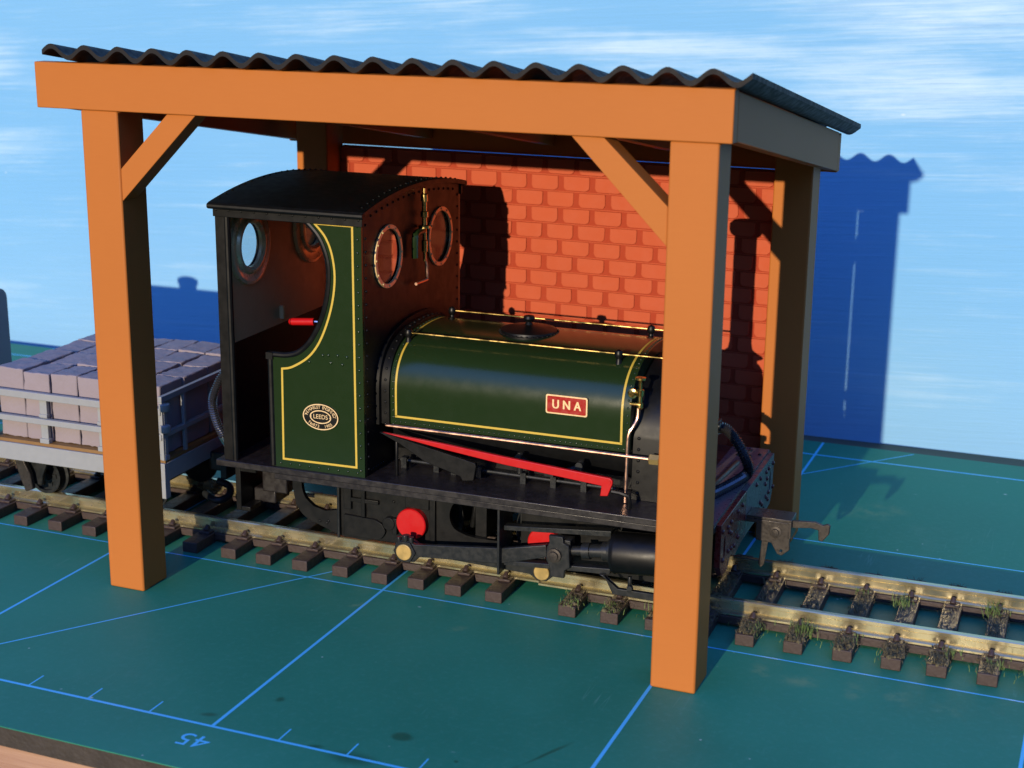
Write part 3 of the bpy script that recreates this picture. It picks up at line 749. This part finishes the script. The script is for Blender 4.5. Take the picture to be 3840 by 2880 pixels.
for x in (-27.9, -3.0):
    for k in range(19): y = -18 + 2 * k; m.rivet((x, y, arc_top(y, 60.95) + .55), (0, 0, 1), .26)
m.build('cab_roof', 'black', L, bevel=.08)
# inside the cab
m = MB(); m.box(-9, -3.0, -8.5, 8.5, FZ, 40.5); m.cyl((-9, 0, 38), (-3, 0, 38), 8.5, 28)
m.build('firebox_backhead', 'black', L, bevel=.3)
m = MB(); m.cyl((-20.0, -10, 41.0), (-15.9, -10, 41.35), .62, 12); m.lathe((-20.1, -10, 41.0), (-1, 0, -.08), [(0, .62), (.35, .45), (.5, .1)], 12); m.cyl((-15.9, -10, 41.35), (-9, -8, 41.0), .25, 8, mi=1); m.cyl((-9, -8, 41.0), (-9, -8, 37), .3, 8, mi=1); hd = m.build('brake_handle', ['red', 'shiny'], L)
m = MB(); m.box(-27.3, -26.6, -1.2, -.7, 39.0, 41.2); m.build('door_catch', 'dbrass', L)
# ---- saddle tank
half = [(14.0, 27.0), (14.0, 29.5), (14.0, 32.5), (13.8, 34.3), (13.2, 36.0), (12.2, 37.4), (10.9, 38.5), (9.2, 39.4), (7.0, 40.1), (4.5, 40.55), (2.0, 40.75)]
prof = crom([(-y, z) for y, z in half] + [(0, 40.8)] + [(y, z) for y, z in reversed(half)], 3)
prof = [p[:2] for p in prof]
def offs(d):
    out = []
    n = len(prof)
    for i, p in enumerate(prof):
        a = prof[max(i - 1, 0)]; c = prof[min(i + 1, n - 1)]; dx, dz = c[0] - a[0], c[1] - a[1]; l = math.hypot(dx, dz) or 1
        out.append((p[0] - dz / l * d, p[1] + dx / l * d))
    return out
TX0, TX1 = -.5, 39.1
m = MB(); n = len(prof)
m.plate(prof, [], 'x', TX0, TX1)
po = offs(0.0)
nr = 0
def along(dist_step, dd, zmin=27.6):
    """points at equal steps along the tank profile, with outward normals"""
    P = offs(dd); res = []; acc = 0
    for i in range(1, len(P)):
        a = Vector(P[i - 1]); c = Vector(P[i]); l = (c - a).length
        while acc <= l and l > 0:
            q = a.lerp(c, acc / l); d = (c - a).normalized(); res.append((q.x, q.y, -d.y, d.x)); acc += dist_step
        acc -= l
    return res
for (y, z, ny_, nz_) in along(1.15, 0): 
    for x in (TX0 + .45, TX1 - .45): m.rivet((x, y, z), (0, ny_, nz_), .2)
for s in (-1, 1):
    for k in range(46): m.rivet((.4 + k * .84, s * 14.0, 27.45), (0, s, 0), .17)
tank = m.build('saddle_tank', 'green', L, smooth=40)
m = MB(); m.plate(offs(.45), [], 'x', -1.9, -.55)
for (y, z, ny_, nz_) in along(1.8, .45): m.rivet((-1.2, y, z), (0, ny_, nz_), .24)
m.plate(offs(1.3), [], 'x', -2.5, -1.9); m.build('tank_flange', 'black', L, smooth=40)
# lining: two hoops and two straights, lying just proud of the skin
P = offs(.035); 
for s_ in (0,):
    m = MB()
    i0 = [i for i, p in enumerate(P) if p[1] > 28.25]
    loop = [P[i] for i in i0]
    first = (P[i0[0]][0], 28.3); last = (P[i0[-1]][0], 28.3)
    loop = [first] + loop + [last]
    for xa in (.25, 37.55):
        vs = []
        for (y, z) in loop: vs += [(xa + .04, y, z), (xa + .38, y, z)]
        m.add(vs, [(2 * i, 2 * i + 1, 2 * i + 3, 2 * i + 2) for i in range(len(loop) - 1)])
    for s in (-1, 1):
        m.add([(.29, s * 14.035, 28.12), (37.93, s * 14.035, 28.12), (37.93, s * 14.035, 28.46), (.29, s * 14.035, 28.46)], [(0, 1, 2, 3)])
    m.build('lining', 'yellow', tank, smooth=40)
for s in (-1,):
    m = MB(); c0, c1, z0_, z1_ = 25.75, 32.4, 31.85, 34.85
    def rr2(x0, x1, z0, z1, r): return rrect(x0, x1, z0, z1, r, 4)
    m.plate(rr2(c0, c1, z0_, z1_, .3), [], 'y', -14.0, -14.3, 1)
    m.plate(rr2(c0 + .22, c1 - .22, z0_ + .22, z1_ - .22, .2), [], 'y', -14.3, -14.34, 0)
    for ch, cx in (('U', 27.35), ('N', 29.1), ('A', 30.85)):
        tv, tf = text_polys(ch, 1.75)
        # thicken the strokes a little by laying the letter twice
        for dx in (-.06, .06): m.add([(cx + x * .95 + dx, -14.37 - dx * .1, (z0_ + z1_) / 2 + y * 1.15) for x, y in tv], tf, 1)

    M['plred'] = simple('plate_red', (.50, .025, .018), .35, var=.05)
    m.build('name_plate', ['plred', 'cream'], tank, smooth=0)
m = MB(); m.lathe((17.6, 0, 40.4), (0, 0, 1), [(0, 4.9), (.35, 4.9), (.4, 4.6), (.75, 4.5), (1.0, 3.6), (1.35, 1.6), (1.5, .7), (1.9, .45), (2.1, .75), (2.5, .95), (2.9, .8), (3.05, .2)], 40)
for k in range(34): a = 2 * PI * k / 34; m.rivet((17.6 + 4.72 * math.cos(a), 4.72 * math.sin(a), 40.8), (0, 0, 1), .2)
m.build('filler_lid', 'black', tank)
for s in (-1, 1):
    m = MB(); m.cyl((.2, s * 8.9, 40.85), (44.5, s * 8.9, 40.85), .16, 10); hr = m.build('handrail', 'brass', L)
    for x in (.4, 35.5, 44.5):
        m = MB(); m.lathe((x, s * 8.9, 38.6 if x < 40 else 36), (0, 0, 1), [(0, .75), (.5, .7), (.9, .48), (1.5 + (0 if x < 40 else 2.6), .42), (1.75 + (0 if x < 40 else 2.6), .62), (2.3 + (0 if x < 40 else 2.6), .7), (2.75 + (0 if x < 40 else 2.6), .5), (2.95 + (0 if x < 40 else 2.6), .1)], 14)
        m.build('handrail_knob', 'black', hr)
# boiler and springs below the tank
m = MB(); m.box(-2.5, 39.2, -8.8, 8.8, FZ, 27.0); m.cyl((-2, 0, 27), (39.5, 0, 27), 10.5, 36); m.build('boiler', 'black', L, bevel=.2)
for s in (-1, 1):
    m = MB(); m.cyl((0.2, s * 11.8, 20.4), (36.5, s * 11.8, 20.2), .28, 8)
    for x in (.5, 6.2, 9.2, 13.5, 21.0, 26.0, 31): m.box(x, x + .9, s * 11.8 - .6, s * 11.8 + .6, FZ, 21.0)
    m.build('brake_rod', 'blackm', L)
    m = MB(); m.tube([(21, s * 12.5, 23.6), (23.5, s * 12.5, 22.3), (26, s * 12.5, 21.9), (28.5, s * 12.5, 22.3), (31, s * 12.5, 23.4)], .42, 8)
    for x in (21, 31): m.cyl((x, s * 12.5, 21), (x, s * 12.5, 24.3), .45, 10); m.cyl((x, s * 12.5, 23.7), (x, s * 13.6, 23.7), .6, 10)
    m.box(25.3, 26.7, s * 12.5 - .6, s * 12.5 + .6, 21.2, 22.8); m.build('leaf_spring', 'blackm', L)
# reach rod and its bracket (near side)
m = MB(); m.plate([(-.4, 26.45), (10.0, 25.85), (20.0, 25.0), (37.2, 23.75), (37.6, 23.4), (37.6, 22.9), (36.9, 20.9), (35.7, 20.75), (35.9, 22.4), (20.0, 23.75), (10.0, 24.95)], [], 'y', -17.4, -16.8)
rr_ = m.build('reach_rod', 'red', L, bevel=.1)
m = MB(); m.cyl((37.0, -17.55, 23.1), (37.0, -16.7, 23.1), .35, 12); m.build('pivot_pin', 'red', rr_)
m = MB(); m.plate([(-1.4, 26.2), (0, 26.1), (15.1, 23.1), (15.3, 22.6), (14.9, 20.2), (13.0, 19.9), (12.6, 20.6), (6.5, 22.3), (2.4, 24.6)], [], 'y', -16.7, -15.9); m.cyl((1.6, -16.3, FZ), (1.6, -16.3, 25), .3, 8)
m.build('rod_bracket', 'black', L, bevel=.15)
m = MB(); m.tube([(37.4, -17.0, 21.6), (40.0, -17.0, 21.2), (40.2, -17, 19.3)], .35, 8, smooth=2); m.build('weigh_shaft', 'black', L)
# pipes
m = MB(); m.tube([(-.9, -14.85, 26.9), (20, -14.85, 26.85), (43.0, -14.85, 26.7)], .27, 10, smooth=1); cp = m.build('delivery_pipe', 'copper', L)
m = MB(); m.lathe((42.4, -14.85, 26.7), (1, 0, 0), [(0, .5), (.2, .85), (1.6, .85), (1.7, .5), (2.1, .5), (2.2, .7), (3.2, .7)], 6); m.build('union_nut', 'brassr', cp, smooth=0)
m = MB(); m.tube([(40.1, -13.4, 34.2), (40.05, -13.6, 32.4), (39.6, -14.2, 31.2), (39.1, -14.5, 30.2), (38.95, -14.6, 28.0), (38.85, -14.6, 19.3)], .28, 10); m.build('feed_pipe', 'copper', L)
m = MB(); m.lathe((40.3, -13.3, 33.8), (0, 0, 1), [(0, .3), (.3, .55), (1.0, .55), (1.1, .38), (2.0, .38), (2.1, .6), (3.0, .6), (3.1, .28), (4.2, .25), (4.4, .45), (4.6, .8), (4.9, .8), (5.0, .2)], 14)
m.lathe((39.2, -13.3, 36.2), (0, -1, 0), [(0, .75), (.5, .75), (.6, .45), (1.0, .45)], 14); m.cyl((39.2, -13.3, 36.2), (40.3, -13.3, 36.2), .3, 10)
m.cyl((38.9, -13.6, 34.6), (40.5, -13.6, 34.6), .28, 10); m.build('injector_valve', 'brass', L)
# smokebox
SBX0, SBX1 = 39.2, 46.4
sbp = [(-12.8, FZ), (-12.8, 29.0)] + [(-12.8 * math.cos(a), 28.0 + 11.0 * math.sin(a)) for a in [math.radians(8 + 164 * i / 30) for i in range(31)]] + [(12.8, 29.0), (12.8, FZ)]
m = MB(); m.plate(sbp, [], 'x', SBX0, SBX1)
for s in (-1, 1):
    for k in range(6): m.rivet((40.2, s * 12.8, 20.3 + 1.75 * k), (0, s, 0), .28); m.rivet((45.6, s * 12.8, 20.3 + 1.75 * k), (0, s, 0), .28)
sb = m.build('smokebox', 'black', L, bevel=.2)
m = MB(); m.lathe((46.4, 0, 28.5), (1, 0, 0), [(0, 8.6), (.5, 8.6), (1.1, 7.8), (1.6, 5.5), (1.9, 2.5), (2.0, .6), (3.2, .5), (3.3, .1)], 44); m.box(48.4, 49.0, -3.5, 3.5, 28.2, 28.8); m.build('smokebox_door', 'black', sb)
m = MB(); m.lathe((43.4, 0, 38.4), (0, 0, 1), [(0, 4.2), (.5, 3.2), (1.3, 2.25), (2.5, 2.0), (21.2, 2.0), (21.7, 2.7), (22.3, 2.95), (23.3, 2.95), (23.9, 2.4), (23.9, 1.6), (20, 1.5)], 36); m.build('chimney', 'black', L)
# front deck fittings
m = MB(); m.tube([(49.4, -3, FZ + .3), (50.0, 4, FZ + .35), (50.5, 9.9, FZ + .5)], .5, 8, smooth=2); m.build('deck_rod', 'steel', L, bevel=.1)
m = MB(); m.box(47.6, 53.8, -19.6, 19.6, FZ, FZ + .25)
for (x, y) in ((49.5, 14.5), (51.6, 14.6), (53, 10), (52.9, 16), (52.4, 4), (50.6, -6), (52.8, -2), (51, 17.5)): m.rivet((x, y, FZ + .25), (0, 0, 1), .35, 1)
m.build('deck_plate', ['mauve', 'black'], L)
m = MB(); m.lathe((49.0, -7.0, FZ), (0, 0, 1), [(0, 1.3), (.6, 1.3), (.7, .6), (6, .55), (6.2, .9), (7, .9)], 14); m.build('lamp_iron', 'black', L)
# vacuum hoses, ribbed
def hose(name, pts, r=.85):
    m = MB(); m.tube(pts, r, 12, smooth=16, rad=lambda i: r * (1.12 if i % 2 else .82)); h = m.build(name, 'hose', L, smooth=0); return h
HF = [(47.6, 3, 26.6), (49.4, 3, 27.4), (51.3, 3, 26.0), (53.2, 3, 22.9), (53.9, 2.8, 21.0), (53.3, 1.5, 20.1), (52.0, -3.5, 20.0), (50.6, -8.5, 20.1)]
hose('vacuum_hose', HF)
HR = [(-28.6, -13.6, 32.9), (-30.6, -14.6, 32.0), (-31.5, -15.8, 29.6), (-31.9, -16.2, 27.2), (-31.6, -15.6, 24.0), (-30.8, -14.6, 21.0), (-30.2, -14.0, 19.6)]
hose('vacuum_hose', HR, .7)
m = MB(); m.cyl((-31.0, -14.9, 21.6), (-30.1, -14.0, 19.3), .85, 12); m.build('hose_clip', 'shiny', L)
# whistle and steam fountain on the front sheet
m = MB(); m.lathe((-1.4, 1.5, 50.5), (0, 0, 1), [(0, .25), (1.5, .3), (1.6, .5), (3.4, .5), (3.5, .35), (5.4, .35), (5.5, 1.0), (5.9, 1.0), (6.0, .45), (7.2, .4), (7.3, .65), (8.2, .65), (8.3, .42), (9.8, .42), (9.9, .6), (11.0, .55), (11.2, .3), (12.0, .25), (12.1, .1)], 14)
wh = m.build('whistle', 'brass', L)
m = MB(); m.tube([(-1.4, 1.6, 51.5), (-1.4, 2.2, 50), (-1.4, 2.4, 47.6), (-1.4, 2.0, 47.2), (-1.4, -2.0, 47.3)], .26, 8, smooth=3); m.build('whistle_pipe', 'copper', wh)
m = MB(); m.tube([(-1.5, 1.2, 55.6), (-1.5, -1.2, 55.6), (-1.5, -2.0, 54.8), (-1.5, -2.1, 51.6)], .55, 10, smooth=4); m.build('steam_elbow', 'green', wh)
# couplings
m = MB(); m.plate([(53.6, 14.6), (61.6, 14.6), (61.8, 10.2), (60.6, 9.1), (59.9, 9.3), (58.9, 11.0), (56.4, 11.2), (56.4, 14.0), (53.6, 14.0)], [circle(60.5, 9.9, .22, 10)], 'y', -1.5, -.9); 
m.box(54.8, 61.9, -1.5, 2.6, 14.6, 15.1); m.box(61.3, 61.9, -1.5, 2.6, 12.0, 14.7)
fc = m.build('front_coupling', 'steel', L, bevel=.1)
m = MB(); m.plate([(57.4, 11.2), (58.4, 11.2), (57.9, 7.2), (57.4, 6.6), (57.0, 7.2)], [], 'y', -1.3, -1.0); m.build('dropper', 'steel', fc, bevel=.05)
m = MB(); m.plate([(61.4, 13.5), (61.4, 14.7), (65.4, 15.0), (66.6, 14.6), (67.3, 14.9), (67.7, 14.7), (67.6, 13.3), (66.6, 11.9), (66.0, 12.1), (65.9, 13.7), (64.6, 13.9)], [], 'y', -.5, .1); m.build('coupling_hook', 'steel', fc, bevel=.12)
m = MB(); m.lathe((59.5, -1.5, 12.9), (0, -1, 0), [(0, .95), (.15, .95), (.2, .6), (.5, .55), (.55, .1)], 16); m.build('pivot_rivet', 'steel', fc)
m = MB(); m.box(-37, -30.3, -1.5, 1.5, 11.4, 13.6); m.box(-36.4, -35.2, -2.6, 2.6, 9.6, 14.4); m.tube([(-33, -2.5, 7.0), (-35.5, -3, 6.0), (-36.5, -1, 6.4), (-35.5, 1, 7.2), (-33, 1.5, 8.0)], .55, 8); m.build('rear_coupling', 'blackm', L, bevel=.15)

# ------------------------------------------------------------------ open wagon with blocks
Wg = thing('open_wagon', 'pale grey slatted open wagon loaded with mauve blocks behind the engine', 'wagon', (0, 68.05, 0), TH)
WX_A, WX_B = -77.6, -41.2
m = MB(); m.box(WX_A, WX_B, -17, -16.2, 12.7, 15.85); m.box(WX_A, WX_B, 16.2, 17, 12.7, 15.85); m.box(WX_B - .8, WX_B, -16.2, 16.2, 12.7, 15.85); m.box(WX_A, WX_A + .8, -16.2, 16.2, 12.7, 15.85)
m.box(WX_B - 1.4, WX_B, -17.05, -15.6, 9.6, 12.8)
m.build('underframe', 'lite', Wg, bevel=.12)
m = MB(); m.box(WX_A + .2, WX_B - .15, -16.6, 16.6, 15.85, 16.45); m.build('floor', 'plank', Wg, bevel=.08)
def rail_bar(x0, x1, y0, y1, z0, z1):
    q = MB(); q.box(x0, x1, y0, y1, z0, z1); return q.build('side_rail', 'lite', Wg, bevel=.1)
for s in (-1, 1):
    ya, yb2 = (s * 17.2, s * 16.3) if s > 0 else (-17.2, -16.3)
    rail_bar(WX_A, WX_B - .3, min(ya, yb2), max(ya, yb2), 24.35, 25.6)
    rail_bar(WX_A, WX_B - .3, min(ya, yb2), max(ya, yb2), 19.95, 21.0)
    for x in (-65.8, -53.8, -77.0, -41.9):
        q = MB(); q.box(x - .75, x + .75, s * 16.1 - .4, s * 16.1 + .4, 16.4, 25.4); q.box(x - .95, x + .95, s * 16.2 - .55, s * 16.2 + .55, 16.4, 17.3); q.box(x - .85, x + .85, s * 16.2 - .5, s * 16.2 + .5, 21.1, 21.7); q.build('stanchion', 'lite', Wg, bevel=.1)
for x in (WX_A, WX_B - .8):
    rail_bar(x, x + .8, -17, 17, 26.6, 27.6); rail_bar(x, x + .8, -17, 17, 20.3, 21.2)
    for y in (-16.6, -10.0, 10.0, 16.6):
        q = MB(); q.box(x + .1, x + .7, y - .35, y + .35, 16.4, 26.7); 
        if abs(y) > 12 and x > -60:
            for z in (21.9, 25.6): q.lathe((x + .9, y + .1, z - .6), (0, 0, 1), [(0, .75), (.3, .95), (1.3, .95), (1.4, .6)], 12)
        q.build('end_post', 'lite', Wg, bevel=.08)
for x in (-71.7, -50.6):
    m = MB(); m.cyl((x, -9.5, 7.6), (x, 9.5, 7.6), .6, 10); m.build('axle', 'blackm', Wg)
    for s in (-1, 1):
        m = MB(); m.lathe((x, s * 7.7, 7.6), (0, s, 0), [(0, 3.9), (.5, 3.9), (.6, 3.35), (2.2, 3.3), (2.2, 2.75), (1.7, 2.7), (1.6, 1.0), (2.4, .9)], 32)
        for k in range(6):
            a = k * PI / 3; m.box(x - .01 + math.cos(a) * 1.8 - .35, x + math.cos(a) * 1.8 + .35, min(s * 9.2, s * 9.6), max(s * 9.2, s * 9.6), 7.6 + math.sin(a) * 1.8 - .35, 7.6 + math.sin(a) * 1.8 + .35)
        m.build('wheel', 'blackm', Wg)
        m = MB(); m.plate([(x - 3.2, 12.8), (x + 3.2, 12.8), (x + 1.2, 8.5), (x + .9, 6.6), (x - .9, 6.6), (x - 1.4, 8.5)], [], 'y', s * 11.6 - .4, s * 11.6 + .4); m.build('axle_guard', 'blackm', Wg, bevel=.15)
m = MB(); m.plate([(-75.5, 12.7), (-73.8, 12.7), (-72.0, 9.0), (-71.6, 6.2), (-73.2, 5.6), (-74.2, 8.0)], [], 'y', -13.6, -12.6); m.build('brake_shoe', 'steel', Wg, bevel=.2)
m = MB(); m.box(-41.2, -38.4, -3, 3, 10.6, 14.0); m.box(-38.5, -37.2, -4.2, 2, 9.6, 13.2); m.tube([(-42.0, -4, 6.5), (-39, -5, 5.8), (-37.6, -3.2, 6.2), (-38.4, -1.5, 7.4), (-41, -1.2, 8.0)], .7, 8); m.box(-44, -39.5, 1, 7, 9, 12.7); m.build('coupling', 'blackm', Wg, bevel=.2)
# load: every block its own thing
CHIP = bpy.data.textures.new('chips', 'CLOUDS'); CHIP.noise_scale = 1.1 * S; CHIP.noise_depth = 3; CHIP.contrast = 1.6
bx0, bx1 = -76.0, -42.6
rows_y = [(-15.4, -8.2), (-8.05, -.3), (-.15, 7.4), (7.55, 15.2)]
cols = 6
ordr = ['first', 'second', 'third', 'fourth', 'fifth', 'sixth']
rown = ['near', 'second', 'third', 'far']
for ri, (ya, yb2) in enumerate(rows_y):
    xx = bx1; ci = 0
    wd = [(bx1 - bx0) / cols] * cols
    for ci in range(cols):
        w1 = wd[ci]; x1b = bx1 - sum(wd[:ci]); x0b = x1b - w1
        g_ = lambda a=.12: random.uniform(.02, a)
        hz = 28.75 + random.uniform(-.22, .25)
        q = MB(); n = 5; tilt = random.uniform(-.25, .25); tilt2 = random.uniform(-.2, .2)
        vs = []
        X0, X1, Y0, Y1 = x0b + g_(), x1b - g_(), ya + g_(.2), yb2 - g_(.2)
        for z in (16.5, 1):
            for (x, y) in ((X0, Y0), (X1, Y0), (X1, Y1), (X0, Y1)):
                jx, jy = random.uniform(-.12, .12), random.uniform(-.1, .1)
                zz = 16.5 if z == 16.5 else hz + tilt * ((x - X0) / w1 - .5) + tilt2 * ((y - ya) / (yb2 - ya) - .5) + random.uniform(-.1, .1)
                vs.append((x + jx, y + jy, zz))
        q.add(vs, [(3, 2, 1, 0), (4, 5, 6, 7), (0, 1, 5, 4), (1, 2, 6, 5), (2, 3, 7, 6), (3, 0, 4, 7)])
        bl = q.build('stone_block', 'slab', None, bevel=.22)
        sd = bl.modifiers.new('fine', 'SUBSURF'); sd.subdivision_type = 'SIMPLE'; sd.levels = 3; sd.render_levels = 3
        dm = bl.modifiers.new('rough', 'DISPLACE'); dm.texture = CHIP; dm.texture_coords = 'GLOBAL'; dm.strength = .30 * S; dm.mid_level = .55
        bl.location = (0, 68.05 * S, 0); bl.rotation_euler = (0, 0, TH)
        # a block-centred origin is not needed: it sits in the wagon's frame
        tag(bl, 'upright mauve block in the wagon, %s from the engine end of the %s row' % (ordr[ci], rown[ri]), 'block', 'mauve blocks loaded in the wagon')

# dark grey vehicle cut off by the left edge
V = thing('covered_wagon', 'dark grey round-shouldered vehicle cut off by the left edge beyond the loaded wagon', 'wagon', (0, 68.05, 0), TH)
outl = [(-15.2, 13.5)] + [(-15.2, 33.4)] + [(-15.2 + 2.2 * (1 - math.cos(a)), 33.4 + 2.2 * math.sin(a)) for a in [math.radians(15 * i) for i in range(1, 7)]] + [(13.0 + 2.2 * math.sin(a), 33.4 + 2.2 * math.cos(a)) for a in [math.radians(15 * i) for i in range(0, 7)]] + [(15.2, 13.5)]
m = MB(); m.plate(outl, [], 'x', -145.5, -97.6); m.build('body', 'dkgrey', V, bevel=.3)
m = MB(); m.lathe((-117.5, 4, 35.3), (0, 0, 1), [(0, 3.4), (.6, 2.6), (3.2, 2.6), (3.4, 3.0), (4.5, 3.0), (4.9, 2.2), (5.0, .5)], 24); m.build('roof_hatch', 'dkgrey', V)
m = MB(); m.box(-143, -97.6, -13, 13, 9.5, 13.5); m.build('underframe', 'blackm', V, bevel=.2)
for x in (-134, -107):
    for s in (-1, 1):
        m = MB(); m.lathe((x, s * 7.7, 8.6), (0, s, 0), [(0, 4.9), (.5, 4.9), (.6, 4.3), (2.2, 4.25), (2.2, 3.5), (1.7, 3.4), (1.6, 1.0), (2.4, .9)], 28); m.build('wheel', 'blackm', V)

# ------------------------------------------------------------------ camera
R = ((0.926447, 0.376287, 0.01018), (0.108221, -0.24035, -0.964635), (-0.360532, 0.894785, -0.263394))
#CAMBEGIN
CAMPOS = (105.226, -156.14, 97.7014); FPX = 5759.23
#CAMEND
cam = bpy.data.cameras.new('camera'); co_ = bpy.data.objects.new('camera', cam); COL.objects.link(co_)
r_, d_, f_ = (Vector(x).normalized() for x in R)
f_ = r_.cross(d_).normalized(); d_ = f_.cross(r_)
mw = Matrix(((r_.x, -d_.x, -f_.x, CAMPOS[0] * S), (r_.y, -d_.y, -f_.y, CAMPOS[1] * S), (r_.z, -d_.z, -f_.z, CAMPOS[2] * S), (0, 0, 0, 1)))
co_.matrix_world = mw
cam.sensor_fit = 'HORIZONTAL'; cam.sensor_width = 36; cam.lens = FPX / 3840 * 36
cam.clip_start = .01; cam.clip_end = 200
cam.dof.use_dof = True; cam.dof.focus_distance = 2.42
cam.dof.aperture_fstop = (cam.lens / 1000) / (1.0 * S)
scene.camera = co_

# ------------------------------------------------------------------ light
sdir = Vector((.028, 1, -.204)).normalized()
sun = bpy.data.lights.new('sun', 'SUN'); so = bpy.data.objects.new('sun', sun); COL.objects.link(so)
so.rotation_euler = sdir.to_track_quat('-Z', 'Y').to_euler(); sun.energy = 4.9; sun.angle = math.radians(.53); sun.color = (1.0, .84, .62)
w = bpy.data.worlds.new('World'); scene.world = w; w.use_nodes = True
nt = w.node_tree; bg = nt.nodes['Background']; sk = nt.nodes.new('ShaderNodeTexSky'); sk.sky_type = 'NISHITA'
sk.sun_disc = False; sk.sun_elevation = math.asin(-sdir.z); sk.sun_rotation = math.radians(180 + 1.1); sk.air_density = 1.0; sk.dust_density = .2; sk.ozone_density = 1.5
tint = nt.nodes.new('ShaderNodeMix'); tint.data_type = 'RGBA'; tint.blend_type = 'MULTIPLY'; tint.inputs['Factor'].default_value = 1
nt.links.new(sk.outputs[0], tint.inputs[6]); tint.inputs[7].default_value = (.31, .48, .98, 1)
# added gradient: low sky dimmed in place of unseen surroundings, overhead sky raised
tc = nt.nodes.new('ShaderNodeTexCoord'); sz = nt.nodes.new('ShaderNodeSeparateXYZ'); nt.links.new(tc.outputs['Generated'], sz.inputs[0])
hor = nt.nodes.new('ShaderNodeMapRange'); hor.interpolation_type = 'SMOOTHSTEP'; nt.links.new(sz.outputs[2], hor.inputs['Value'])
hor.inputs[1].default_value = .15; hor.inputs[2].default_value = .75; hor.inputs[3].default_value = .05; hor.inputs[4].default_value = 1.35
t2 = nt.nodes.new('ShaderNodeMix'); t2.data_type = 'RGBA'; t2.blend_type = 'MULTIPLY'; t2.inputs['Factor'].default_value = 1
nt.links.new(tint.outputs[2], t2.inputs[6]); nt.links.new(hor.outputs[0], t2.inputs[7])
nt.links.new(t2.outputs[2], bg.inputs[0]); bg.inputs[1].default_value = .54
scene.view_settings.view_transform = 'Standard'; scene.view_settings.look = 'None'
scene.view_settings.exposure = 0; scene.view_settings.gamma = 1; scene.view_settings.use_curve_mapping = False
scene.render.engine = 'CYCLES'
scene.cycles.use_denoising = True
scene.cycles.max_bounces = 8
